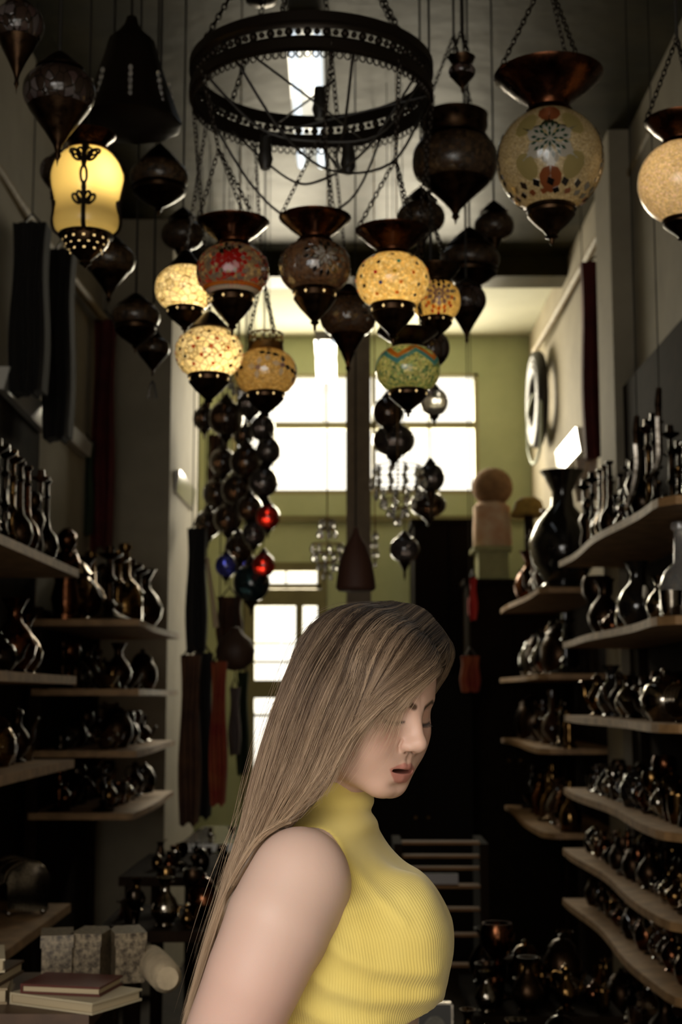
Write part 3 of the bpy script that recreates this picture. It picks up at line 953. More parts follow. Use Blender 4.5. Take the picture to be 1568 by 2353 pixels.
for i in range(9):
    a = 2 * PI * i / 9
    tas.tube([(0, 0, -.105), (.008 * math.cos(a), .008 * math.sin(a), -.12), (.016 * math.cos(a), .016 * math.sin(a), -.165)], .002, 4)
tas.build('tassel', M['cable'], tl)
lamp('dark teardrop lamp with a stepped cone, behind the golden chip lamps', 1072, 690, 4.2, 92, G['dark'], k=.8, zlo=-.5, zhi=.6, cap='dome', cap_r=.8, cap_h=.5, base='cone', base_len=1.3)
lamp('dull brown beaded lamp under the dark beam', 1080, 598, 4.6, 138, G['dim'], k=.55, zlo=-.3, zhi=.42, cap='dome', cap_r=.8, cap_h=.7, base='bowl', base_len=.8)
lamp('brown patterned lamp under the smoky wide-capped lantern', 968, 500, 4.4, 110, G['dim'], k=.7, cap='dome', cap_r=.7, cap_h=.6, base='cone', base_len=.8)
lamp('dark patterned lamp behind the tip of the big pale globe', 1136, 520, 4.7, 92, G['dim'], k=.7, cap='dome', cap_r=.7, cap_h=.6, base='cone', base_len=.8)
lamp('small dark lamp with a bright-edged cap, above the smoky wide-capped lantern', 1062, 165, 3.40, 62, G['dark'], k=.6, zlo=-.3, zhi=.4, cap='trumpet', cap_r=1.0, cap_h=.7, base='cone', base_len=1.0)
lamp('dim brown lamp below the copper-rimmed black flower lamp cap, deeper in the shop', 420, 540, 4.6, 100, G['dim'], k=.7, cap='dome', cap_r=.7, cap_h=.6, base='cone', base_len=.8)
lamp('dark lamp whose pierced cap shows above the green zigzag lamp', 992, 800, 3.85, 84, G['dark'], k=.95, cap='dome', cap_r=.7, cap_h=.6, base='cone', base_len=.8)
lamp('little brown hanging lamp behind the ring chandelier top', 600, -8, 4.1, 76, G['amber'], k=.5, zlo=-.3, zhi=.35, cap='dome', cap_r=.7, cap_h=.6, base='knob')
# ------------------------------------------------------------------ ornaments, cloths and furniture
M['crystal'], nt, b = new_mat('cut_crystal')
b.inputs['Base Color'].default_value = (0.95, 0.93, 0.88, 1); b.inputs['Roughness'].default_value = 0.06
b.inputs['Transmission Weight'].default_value = 0.75; b.inputs['IOR'].default_value = 1.5
b.inputs['Specular IOR Level'].default_value = 0.9


def darkglass(name, c, tr=.55):
    m, nt, b = new_mat(name)
    b.inputs['Base Color'].default_value = (*c, 1); b.inputs['Roughness'].default_value = .12
    b.inputs['Transmission Weight'].default_value = tr; b.inputs['Coat Weight'].default_value = .5
    return m


OG = {'smoke-grey': darkglass('smoke_glass', (.05, .04, .038), .25), 'red': darkglass('ruby_glass', (.50, .02, .01)), 'blue': darkglass('cobalt_glass', (.05, .06, .40)),
      'dark brown': darkglass('brown_glass', (.04, .02, .010), .2), 'teal': darkglass('teal_glass', (.008, .022, .026), .2), 'green': darkglass('bottle_glass', (.02, .22, .06)), 'clear': darkglass('clear_glass', (.75, .72, .68), .8)}


def ornament(label, px, py, Y, wpx, colour, k=1.05, group=None, drop=1.0):
    c = at(px, py, Y)
    R = wpx / 2 * mpp(px, py, Y) * 1.12
    r = empty('hanging_ornament', tuple(c))
    tag(r, label, 'ornament', group)
    MB().lathe(sphereprof(R, k, -k * .97, k * .94, 14), 20).build('globe', OG[colour], r)
    MB().lathe([(a * R, b * R) for a, b in [(.38, k * .90), (.42, k), (.30, k * 1.1), (.12, k * 1.35), (.05, k * 1.4), (0, k * 1.45)]], 12).build('cap', M['bronze'], r)
    MB().lathe([(a * R, b * R) for a, b in [(.36, -k * .92), (.38, -k * 1.0), (.16, -k * (1 + .25 * drop)), (.08, -k * (1 + .4 * drop)), (.10, -k * (1 + .5 * drop)), (0, -k * (1 + .75 * drop))]], 12).build('finial', M['bronze'], r)
    MB().tube([(0, 0, k * R * 1.4), (0, 0, ZC - c.z - .005)], .002, 5).build('suspension_cord', M['cable'], r)
    return r


ORN = [(470, 962, 7.6, 48, 'dark brown'), (520, 962, 7.3, 72, 'dark brown'), (574, 930, 7.1, 52, 'smoke-grey'), (604, 985, 7.0, 52, 'smoke-grey'), (560, 1000, 7.6, 44, 'dark brown'), (617, 1036, 6.8, 52, 'smoke-grey'),
       (566, 1062, 7.0, 66, 'dark brown'), (512, 1062, 7.7, 54, 'dark brown'), (606, 1108, 6.8, 60, 'smoke-grey'), (546, 1126, 7.3, 66, 'dark brown'), (498, 1134, 7.8, 58, 'dark brown'), (574, 1168, 7.0, 52, 'dark brown'),
       (616, 1188, 6.8, 50, 'red'), (524, 1192, 7.5, 60, 'dark brown'), (584, 1226, 7.0, 50, 'smoke-grey'), (478, 1204, 7.9, 56, 'dark brown'), (548, 1262, 7.3, 58, 'dark brown'), (520, 1300, 7.0, 46, 'blue'), (606, 1298, 6.8, 48, 'red'),
       (566, 1306, 7.4, 44, 'blue'), (578, 1340, 7.0, 76, 'teal')]
where = ['beside the pier edge', 'under the lit red-chip lamp', 'under the amber rosette lamp', 'touching the top window pane', 'in the thick of the glass column', 'jutting into the large window pane']
ORD = ['first', 'second', 'third', 'fourth', 'fifth', 'sixth', 'seventh', 'eighth', 'ninth', 'tenth', 'eleventh', 'twelfth', 'thirteenth', 'fourteenth', 'fifteenth', 'sixteenth', 'seventeenth', 'eighteenth', 'nineteenth', 'twentieth', 'twenty-first',
       'twenty-second', 'twenty-third', 'twenty-fourth', 'twenty-fifth', 'twenty-sixth', 'twenty-seventh', 'twenty-eighth', 'twenty-ninth', 'thirtieth']
for i, (px, py, Y, w, c) in enumerate(ORN):
    ornament(f'{c} glass ornament, {ORD[i]} from the top of the column hung before the window', px, py, Y, w, c, group='glass ornaments hung in a column')
ornament('pale grey glass globe below the green zigzag lamp, against the window', 998, 924, 6.2, 58, 'clear', group=None)
ornament('dark glass globe touching the tip of the green zigzag lamp', 892, 948, 6.0, 64, 'dark brown')
ornament('dark waisted ornament hung between the post and the right window panes', 905, 1012, 6.4, 88, 'smoke-grey', k=.8)
ornament('smoky onion-shaped ornament with a long tip, before the right window pane', 990, 1098, 6.2, 58, 'smoke-grey', drop=2.6)
ornament('dark ornament shaped like a bell, under the smoky onion-shaped one', 984, 1160, 6.6, 76, 'dark brown', k=.7)
ornament('black lantern-shaped ornament below the big crystal chandelier', 930, 1262, 6.0, 62, 'smoke-grey', k=.9, drop=1.8)

# crystal chandeliers
DROP = MB().lathe([(0, .55), (.10, .5), (.12, .42), (.28, .22), (.42, 0), (.34, -.3), (.16, -.48), (0, -.55)], 8)
drop_me = None


def crystal_chandelier(label, px, py, Y, wpx, tiers, hang=True):
    c = at(px, py, Y)
    m = mpp(px, py, Y)
    r = empty('crystal_chandelier', tuple(c))
    tag(r, label, 'chandelier')
    global drop_me
    first = None
    top = max(t[0] for t in tiers) * m
    fr = MB()
    for z, rad, n, s in tiers:
        fr.tube([(rad * m * math.cos(2 * PI * i / 20), rad * m * math.sin(2 * PI * i / 20), z * m + s * m * .7) for i in range(20)], .0025, 5, True)
        fr.tube([(0, 0, z * m + s * m * .7), (rad * m, 0, z * m + s * m * .7)], .002, 4).tube([(0, 0, z * m + s * m * .7), (-rad * m, 0, z * m + s * m * .7)], .002, 4)
    fr.tube([(0, 0, min(t[0] for t in tiers) * m), (0, 0, ZC - c.z - .005)], .003, 6)
    fr.build('frame', M['brass'], r)
    for ti, (z, rad, n, s) in enumerate(tiers):
        for i in range(n):
            a = 2 * PI * (i + .5 * (ti % 2)) / n
            if drop_me is None:
                o = MB().add([tuple(v) for v in DROP.v], DROP.f).build('crystal_drop', M['crystal'], r, False)
                drop_me = o.data
            else:
                o = bpy.data.objects.new('crystal_drop', drop_me); COL.objects.link(o); o.parent = r
            o.location = (rad * m * math.cos(a), rad * m * math.sin(a), z * m)
            o.scale = (s * m * .9, s * m * .9, s * m * 1.2)
            o.rotation_euler = (0, 0, a * 3)


crystal_chandelier('large crystal chandelier hung before the right window, with a pointed cluster below', 915, 1130, 5.8, 130,
                   [(48, 54, 10, 17), (18, 62, 12, 18), (-8, 52, 11, 18), (-30, 38, 9, 17), (-50, 22, 6, 17), (-70, 6, 3, 16)])
crystal_chandelier('smaller crystal chandelier beside the brown pear-shaped bag', 752, 1268, 6.2, 80,
                   [(62, 16, 6, 16), (40, 20, 7, 16), (6, 36, 9, 17), (-14, 32, 9, 17), (-36, 22, 7, 16), (-58, 12, 4, 14)])
crystal_chandelier('tiny crystal cluster between the red-chip lamp and the amber rosette lamp', 548, 888, 5.2, 60, [(14, 26, 8, 13), (0, 20, 7, 13), (-14, 10, 4, 13)])
crystal_chandelier('slim string of crystals on the far side of the brown pear-shaped bag', 862, 1262, 6.3, 24, [(30, 5, 3, 14), (10, 6, 3, 15), (-12, 6, 3, 15), (-34, 4, 2, 14)])

# the black bell lantern with crystal strings
bl = at(300, 190, 3.6); mb_ = mpp(300, 190, 3.6)
r = empty('pendant_lantern', tuple(bl))
tag(r, 'huge black bell-shaped lantern with crystal strings, above the dim amber-brown lamp', 'lamp')
MB().lathe([(a * mb_, b * mb_) for a, b in [(0, 160), (12, 158), (16, 140), (30, 120), (52, 100), (62, 60), (78, 10), (98, -50), (112, -88), (118, -100), (108, -104), (60, -108), (0, -112)]], 32, flute=(12, .03)).build('bell', M['iron'], r)
MB().tube([(0, 0, 158 * mb_), (0, 0, ZC - bl.z - .005)], .004, 6).build('suspension_cord', M['cable'], r)
for i in range(8):
    a = 2 * PI * (i + .2) / 8
    st = MB()
    for j in range(5):
        rr = (88 + j * 3.5) * mb_
        st.ball((math.cos(a) * rr, math.sin(a) * rr, (-2 - j * 17) * mb_), 5.5 * mb_, 8, (1, 1, 1.4))
    st.build('crystal_string', M['crystal'], r, False)

# wall coil and hose on the right wall
cc = at(1226, 925, 9.55)
r = empty('hose_coil', (XR - .05, 9.45, cc.z))
tag(r, 'thick dark coil hung flat on the wall under the bamboo pole end', 'hose')
for i in range(3):
    MB().tube([(-.035 - .0 * i, .30 * math.sin(2 * PI * j / 40) * (1 - .13 * i), .29 * math.cos(2 * PI * j / 40) * (1 - .13 * i)) for j in range(40)], .040, 10, True).build('coil_turn', M['cable'], r)
o = MB().tube(catmull([(-.05, .05, .05), (-.07, .18, -.05), (-.06, .30, -.28), (-.05, .12, -.42), (-.05, -.22, -.38), (-.05, -.32, -.12), (-.05, -.25, .15)], 40), .011, 8).build('thin_hose', mat('grey_green_hose', (.30, .34, .24), .5), r)


# cloths and garments
def drape(name, label, cat, px0, px1, py0, py1, Y, material, depth=.05, folds=4, taper=0.0, group=None, rot=0.0, amp=.018, top=None):
    a, b2 = at(px0, py0, Y), at(px1, py0, Y)
    bot = at((px0 + px1) / 2, py1, Y).z
    r = empty(name, ((a.x + b2.x) / 2, Y, a.z), rot)
    tag(r, label, cat, group)
    w = (b2.x - a.x)
    n, m = 40, 12
    v, f = [], []
    for j in range(m + 1):
        t = j / m
        ww = w * (1 - taper + taper * t)
        for s_ in (0, 1):
            for i in range(n + 1):
                u = i / n
                y = (-1 if s_ == 0 else 1) * depth * .5 + amp * math.sin(u * folds * 2 * PI + t * .8) * (.5 + .7 * t) + .006 * math.sin(9 * u + 5 * t)
                v.append((ww * (u - .5) + .006 * math.sin(7 * t + 3 * u), y, -(a.z - bot) * t * (1 + .012 * math.sin(u * 11))))
    W = 2 * (n + 1)
    for j in range(m):
        for i in range(n):
            p, q = j * W + i, (j + 1) * W + i
            f.append((p, q, q + 1, p + 1))
            p, q = p + n + 1, q + n + 1
            f.append((p, p + 1, q + 1, q))
        for i in (0, n):
            p, q = j * W + i, (j + 1) * W + i
            f.append((p, p + n + 1, q + n + 1, q))
    for j in (0, m):
        for i in range(n):
            p = j * W + i
            f.append((p, p + 1, p + n + 2, p + n + 1))
    MB().add(v, f).build('cloth', material, r)
    tz = (top if top is not None else ZC - .005) - a.z
    hg = MB().tube([(-w * .4, 0, -.01), (0, 0, .05), (w * .4, 0, -.01)], .006, 6)
    hg.build('hanger', M['iron'], r)
    MB().tube([(0, 0, .05), (0, 0, max(.06, tz))], .003, 5).build('hanging_cord', M['cable'], r)
    return r


C_dk = mat('black_wool', (.012, .010, .009), .95, bump=.3, bscale=200)
C_br = mat('brown_kilim', (.10, .040, .014), .9, col2=(.045, .016, .008), scale=9, bump=.3, bscale=220)
C_rd = mat('dark_red_cloth', (.11, .010, .007), .85, col2=(.06, .006, .005), scale=7, bump=.3, bscale=200)
C_or = mat('orange_red_kilim', (.30, .075, .018), .9, col2=(.22, .014, .008), scale=8, bump=.3, bscale=220)
C_gn = mat('dark_green_cloth', (.035, .055, .020), .9, var=.4, scale=8, bump=.3, bscale=200)
C_gy = mat('mauve_grey_cloth', (.22, .17, .16), .9, var=.2, scale=8, bump=.3, bscale=200)
C_yl = mat('ochre_felt', (.26, .16, .03), .9, var=.4, scale=20, bump=.3, bscale=200)
drape('hanging_robe', 'long black robe hung nearest the camera from the bamboo pole end', 'robe', 36, 112, 520, 905, 5.25, C_dk, .10, 3)
drape('hanging_robe', 'narrower black robe hung next along the pole, reaching lower than its neighbour', 'robe', 112, 172, 580, 1010, 5.75, C_dk, .10, 3)
drape('hanging_cloth', 'dark red cloth strip hanging down the front of the pier', 'cloth', 218, 268, 735, 1262, 7.15, C_rd, .03, 2)
drape('hanging_cloth', 'dark green cloth beside the red strip on the pier front', 'cloth', 176, 216, 1015, 1230, 7.1, C_gn, .03, 2)
drape('hanging_cloth', 'dark red cloth hung from the pole beyond the wavy-edged shelving', 'cloth', 1335, 1420, 605, 1052, 7.25, C_rd, .07, 3)
drape('hanging_robe', 'tall black robe hung next to the dark red cloth, nearer the camera', 'robe', 1402, 1476, 470, 1035, 6.9, C_dk, .09, 3)
drape('hanging_rug', 'dark brown kilim hung at the pier corner behind the white tabletop', 'rug', 416, 462, 1505, 1895, 6.45, C_br, .03, 2)
drape('hanging_rug', 'black rug with a brown edge hung between two brown kilims', 'rug', 446, 490, 1500, 1880, 6.7, C_dk, .03, 2)
drape('hanging_rug', 'orange and red striped kilim hung beside the woman\'s hair', 'rug', 486, 522, 1520, 1850, 6.5, C_or, .03, 2)
drape('hanging_cloth', 'mauve grey cloth hung just behind the orange and red kilim', 'cloth', 528, 552, 1580, 1735, 7.0, C_gy, .03, 2)
drape('hanging_cloth', 'green cloth hung between the mauve grey cloth and the glazed door', 'cloth', 546, 572, 1545, 1780, 7.4, C_gn, .03, 2)
drape('hanging_cloth', 'dark cloth hung below the glass ornament column, beside the pale stick', 'cloth', 432, 476, 1215, 1500, 7.0, C_dk, .06, 2)
drape('hanging_cloth', 'dark brown cloth hung under the teal glass ornament', 'cloth', 500, 556, 1372, 1480, 7.2, C_br, .06, 3)
drape('hanging_cloth', 'brown orange cloth hung behind the ornament column by the pier', 'cloth', 480, 520, 1000, 1130, 8.0, C_br, .04, 3)
drape('hanging_cloth', 'bright red cloth hung on the dark cupboard corner', 'cloth', 1078, 1096, 1328, 1425, 8.6, mat('bright_red_cloth', (.42, .012, .012), .8), .03, 1)
drape('hanging_cloth', 'white cloth hung from the pole just under the dark red cloth', 'cloth', 1322, 1374, 1052, 1150, 7.45, mat('white_linen', (.62, .52, .40), .9), .03, 2)
drape('hanging_cloth', 'orange red cloth low beside the woman\'s forehead, in the dark', 'cloth', 1060, 1102, 1508, 1590, 8.0, C_or, .05, 2)

# gourd-shaped bag by the door, brown pear bag in the middle
q = at(541, 1490, 6.9); m = mpp(541, 1490, 6.9)
r = empty('hanging_bag', tuple(q)); tag(r, 'round dark brown bag hanging beside the glazed door', 'bag')
MB().lathe([(a * m, b * m) for a, b in [(0, 50), (10, 48), (16, 36), (38, 18), (46, -6), (40, -32), (20, -48), (0, -52)]], 20).build('bag_body', mat('brown_leather', (.05, .022, .010), .6, bump=.3), r)
MB().tube([(0, 0, 48 * m), (0, 0, ZC - q.z - .005)], .004, 5).build('hanging_strap', M['cable'], r)
q = at(818, 1292, 5.6); m = mpp(818, 1292, 5.6)
r = empty('hanging_bag', tuple(q)); tag(r, 'dark brown pear-shaped bag hanging in front of the post', 'bag')
MB().lathe([(a * m, b * m) for a, b in [(0, 82), (5, 80), (10, 62), (26, 36), (38, 0), (44, -40), (46, -60), (40, -66), (0, -68)]], 24).build('bag_body', mat('red_brown_leather', (.060, .020, .009), .65, bump=.2), r)
MB().tube([(0, 0, 80 * m), (0, 0, ZC - q.z - .005)], .0035, 5).build('hanging_strap', M['cable'], r)
# pale stick
q0, q1 = at(476, 1282, 6.8), at(497, 1442, 6.8)
o = MB().tube([(0, 0, 0), tuple((q1 - q0) * .5), tuple(q1 - q0)], [.010, .011, .014], 8).build('hanging_stick', mat('pale_stick', (.50, .38, .24), .5)); o.location = q0
MB().tube([(0, 0, 0), (0, 0, ZC - q0.z - .005)], .0025, 5).build('hanging_cord', M['cable'], o)
tag(o, 'pale tapered walking stick hung upright beside the pier cloths', 'stick')

# added glossy white ledges, tilted to mirror the windows as bright strips
def ledge(label, p0, p1, drop, out, tilt=.15):
    r = empty('glint_ledge', tuple(p0)); tag(r, label, 'ledge')
    d = p1 - p0
    o2 = out - math.copysign(drop * tilt, out)
    v = [(0, 0, 0), tuple(d), tuple(d + Vector((out, 0, 0))), (out, 0, 0), (0, 0, -drop), tuple(d + Vector((0, 0, -drop))), tuple(d + Vector((o2, 0, -drop))), (o2, 0, -drop)]
    MB().add(v, [(0, 1, 2, 3), (4, 7, 6, 5), (0, 4, 5, 1), (3, 2, 6, 7), (0, 3, 7, 4), (1, 5, 6, 2)]).build('ledge_board', M['white'], r, False)


p0 = at(20, 842, 5.2); p0.x = XL; p1 = Vector((XL, 5.95, p0.z - .03))
ledge('added white gloss ledge tilted to mirror the window, below the robes', p0, p1, .085, .07, .24)
p0 = at(180, 985, 6.6); ledge('added white ledge for a bright strip on the wall just before the pier', Vector((XL, 6.45, p0.z)), Vector((XL, 7.0, p0.z)), .07, .05)
p0 = at(428, 1110, 8.0); ledge('added white ledge mirroring light on the window side of the pier', Vector((xp, 7.65, p0.z + .02)), Vector((xp, 8.45, p0.z + .02)), .12, .03)
p0 = at(1296, 1042, 8.2); ledge('added white ledge mirroring light on the wall under the bamboo pole, by the dark vase', Vector((XR, 8.75, p0.z + .1)), Vector((XR, 7.9, p0.z + .1)), .14, -.07)

# back furniture
def cabinet(name, label, cat, x0, x1, y0, y1, z1, m, doors=2, knob='brass'):
    r = empty(name, ((x0 + x1) / 2, (y0 + y1) / 2, 0)); tag(r, label, cat)
    w, d = (x1 - x0) / 2, (y1 - y0) / 2
    MB().box(-w, w, -d + .02, d, .06, z1).box(-w - .02, w + .02, -d, d, z1, z1 + .03).box(-w + .02, w - .02, -d + .04, d - .02, 0, .06).build('carcass', m, r, False)
    for i in range(doors):
        a, b3 = -w + 2 * w * i / doors + .006, -w + 2 * w * (i + 1) / doors - .006
        dd = MB().box(a, b3, -d, -d + .02, .08, z1 - .02).build('door', m, r, False)
        kx = b3 - .03 if i % 2 == 0 else a + .03
        MB().ball((kx, -d - .012, z1 * .5), .012, 8).build('knob', M['brass'], dd)
    return r


cabinet('wardrobe', 'tall black wardrobe against the back wall beside the glazed door', 'wardrobe', at(948, 1300, 9.9).x, at(1102, 1300, 9.9).x, 9.6, 10.38, at(1000, 1203, 9.6).z, mat('black_lacquer', (.006, .004, .003), .9, spec=.04))
zc_ = at(1100, 1330, 9.0).z
cabinet('chest', 'low black chest in front of the wardrobe, behind the woman\'s chin', 'chest', at(850, 1600, 8.6).x, at(1082, 1600, 8.6).x, 8.45, 8.95, 1.60, mat('black_chest_paint', (.008, .006, .004), .85, spec=.08), 2)  # added to turn the pale wall behind her black
cabinet('cupboard', 'dark cupboard in the back corner, carrying a pale green box', 'cupboard', at(1066, 1300, 9.3).x, 1.28, 9.0, 9.45, zc_ - .03, mat('dark_cupboard_paint', (.014, .009, .005), .95, var=.3, spec=.03), 2)
x0, x1 = at(1098, 1280, 9.1).x, at(1168, 1280, 9.1).x
r = empty('storage_box', ((x0 + x1) / 2, 9.2, zc_ + .0005)); tag(r, 'pale green box with an overhanging lid on the dark cupboard, under the tan bundle', 'box')
w = (x1 - x0) / 2
zt = at(1100, 1255, 9.05).z - zc_
gbm = mat('green_box_paint', (.30, .30, .14), .7, var=.2)
MB().box(-w, w, -.15, .15, 0, zt - .03).build('box_body', gbm, r, False)
MB().box(-w - .03, w + .02, -.17, .17, zt - .03, zt).build('lid', gbm, r, False)
# tan bundle and ochre hat
zt = zc_ + zt + .001
q = at(1130, 1250, 9.2)
r = empty('cloth_bundle', (q.x, 9.2, zt)); tag(r, 'tan and pink cloth bundle with a round top on the pale green box', 'bundle')
MB().lathe([(0, 0), (.12, 0), (.13, .03), (.125, .12), (.118, .22), (.12, .27), (.09, .30), (0, .31)], 24, flute=(5, .05)).build('wrapped_cloth', mat('pink_print_cloth', (.42, .22, .13), .9, col2=(.52, .40, .30), scale=9), r)
MB().ball((.01, -.01, .40), .135, 20, (1.0, 1, .95)).build('round_top', mat('tan_felt', (.26, .14, .065), .95, var=.4, scale=15, bump=.5, bscale=50), r)
r = empty('felt_hat', (q.x + .235, 9.12, zc_ + .0005)); tag(r, 'ochre felt hat on a dark stand beside the tan bundle', 'hat')
MB().lathe([(0, 0), (.06, 0), (.055, .03), (.03, .08), (.03, .42), (0, .43)], 14).build('stand', M['dark_wood'], r)
MB().lathe([(0, .42), (.115, .41), (.12, .42), (.10, .46), (.085, .51), (.05, .535), (0, .54)], 20).build('hat_body', C_yl, r)


def table(name, label, x0, x1, y0, y1, z, mtop, mleg, th=.03):
    r = empty(name, ((x0 + x1) / 2, (y0 + y1) / 2, 0)); tag(r, label, 'table')
    w, d = (x1 - x0) / 2, (y1 - y0) / 2
    MB().box(-w, w, -d, d, z - th, z).build('tabletop', mtop, r, False)
    for sx in (-1, 1):
        for sy in (-1, 1):
            MB().lathe([(0, 0), (.018, 0), (.022, .1), (.026, z - th), (0, z - th)], 10, (sx * (w - .04), sy * (d - .04), 0)).build('leg', mleg, r)
    return r


q = at(500, 1925, 6.0)
table('display_table', 'small table with a shiny white top behind the woman\'s hair', at(428, 1925, 5.95).x, at(585, 1925, 5.95).x, 5.75, 6.55, q.z, M['white'], M['dark_wood'])
q = at(450, 2005, 5.0)
table('display_table', 'dark table crowded with trays, in front of the white-topped table', at(300, 2000, 5.0).x, at(560, 2000, 5.0).x, 4.75, 5.45, at(450, 2015, 4.75).z, M['dark_wood'], M['dark_wood'])
q = at(430, 2140, 4.2)
table('display_table', 'low dark bench of small metalware, nearest the dark crowded table', at(245, 2130, 4.2).x, at(520, 2130, 4.2).x, 4.0, 4.5, at(430, 2140, 4.0).z, M['dark_wood'], M['dark_wood'])
table('display_table', 'low table stacked with books and boxes, nearest the camera', at(-60, 2300, 3.0).x, at(262, 2300, 3.0).x, 2.72, 3.12, at(100, 2330, 2.72).z, M['brown_wood'], M['dark_wood'])

# slatted wooden rack behind the woman
RACKW = mat('matt_rack_wood', (.15, .075, .03), .85, var=.3, scale=10, spec=.1)
RACKD = mat('matt_black_wood', (.010, .006, .003), .95, spec=.03)
x0, x1 = at(915, 1936, 5.2).x, at(1112, 1936, 5.2).x
r = empty('slatted_rack', ((x0 + x1) / 2, 5.2, 0)); tag(r, 'dark slatted magazine rack with lit edges, behind the yellow top', 'rack')
w = (x1 - x0) / 2
for s_ in (-1, 1):
    MB().box(s_ * w - .015, s_ * w + .015, -.02, .30, 0, at(1000, 1938, 5.2).z).build('side_frame', RACKD, r, False)
for py, zoff in ((1936, 0), (1968, -.02), (1996, -.03), (2036, .0), (2090, -.02), (2150, -.03), (2220, -.03)):
    z = at(1000, py, 5.2).z
    MB().box(-w + .015, w - .015, -.02 - zoff, .06, z - .006, z + .003).build('slat', RACKW, r, False)
zb_ = at(1000, 2036, 5.2).z
o = MB().box(-w * .72, w * .40, -.014, .012, zb_ + .006, zb_ + .040).build('magazine', mat('grey_paper_cover', (.16, .14, .13), .5), None, False)
o.location = ((x0 + x1) / 2, 5.22, 0); tag(o, 'grey magazine standing in the slatted rack', 'magazine')

# sabres on the right
def sabre(label, pts, Y):
    P_ = [at(px, py, Y) for px, py in pts]
    r = empty('hanging_sabre', tuple(P_[0])); tag(r, label, 'sabre')
    cv = catmull([p - P_[0] for p in P_], 16)
    n = len(cv)
    v, f = [], []
    for i, p in enumerate(cv):
        w = .011 * min(1, (n - i) / 6 + .12)
        v += [p + Vector((-w, 0, 0)), p + Vector((0, -.003, 0)), p + Vector((w, 0, 0)), p + Vector((0, .003, 0))]
    for i in range(n - 1):
        for k in range(4):
            f.append((i * 4 + k, i * 4 + (k + 1) % 4, i * 4 + 4 + (k + 1) % 4, i * 4 + 4 + k))
    f += [(3, 2, 1, 0), (n * 4 - 4, n * 4 - 3, n * 4 - 2, n * 4 - 1)]
    MB().add(v, f).build('blade', M['silver'], r, False)
    MB().tube([(0, 0, -.004), (0, 0, .04), (.004, 0, .09)], [.010, .012, .009], 8).build('hilt', M['bronze'], r)
    MB().tube([(.004, 0, .09), (.004, 0, ZC - P_[0].z - .005)], .002, 5).build('hanging_cord', M['cable'], r)


sabre('curved bright sabre blade hung above the top wavy board', [(1463, 1018), (1466, 1060), (1460, 1110), (1446, 1152), (1438, 1176)], 4.6)
sabre('second curved sabre, darker towards its tip, hung beside the bright one', [(1514, 955), (1516, 1010), (1516, 1050), (1506, 1080), (1490, 1102)], 4.5)
# ------------------------------------------------------------------ the goods on the shelves and tables
KM = {
    'blackened bronze': M['bronze'], 'dull copper': mat('dull_copper', (.17, .060, .024), .17, 1.0, col2=(.03, .014, .008), scale=35, rvar=.05),
    'aged brass': mat('shelf_brass', (.24, .135, .045), .15, 1.0, col2=(.045, .026, .010), scale=35, rvar=.05),
    'tarnished silver': mat('shelf_silver', (.50, .45, .38), .11, 1.0, col2=(.09, .075, .06), scale=30, rvar=.04),
    'black glazed': mat('black_glaze', (.010, .008, .007), .12, 0.0, coat=.6), 'brown glazed': mat('brown_glaze', (.045, .018, .008), .14, 0.0, var=.4, coat=.5),
    'dark iron': mat('dark_iron', (.040, .030, .022), .20, 1.0, var=.5, scale=40), 'smoked glass': OG['smoke-grey'], 'clear glass': OG['clear'],
}


def lat(pr, n=20): return MB().lathe(pr, n)


def handle(mb, x, z0, z1, out, r=.022):
    return mb.tube(catmull([(x, 0, z1), (x + out * .7, 0, z1 + .03), (x + out, 0, (z0 + z1) / 2 + .05), (x + out * .7, 0, z0 + .05), (x, 0, z0)], 14), r, 6)


PROTO = {}


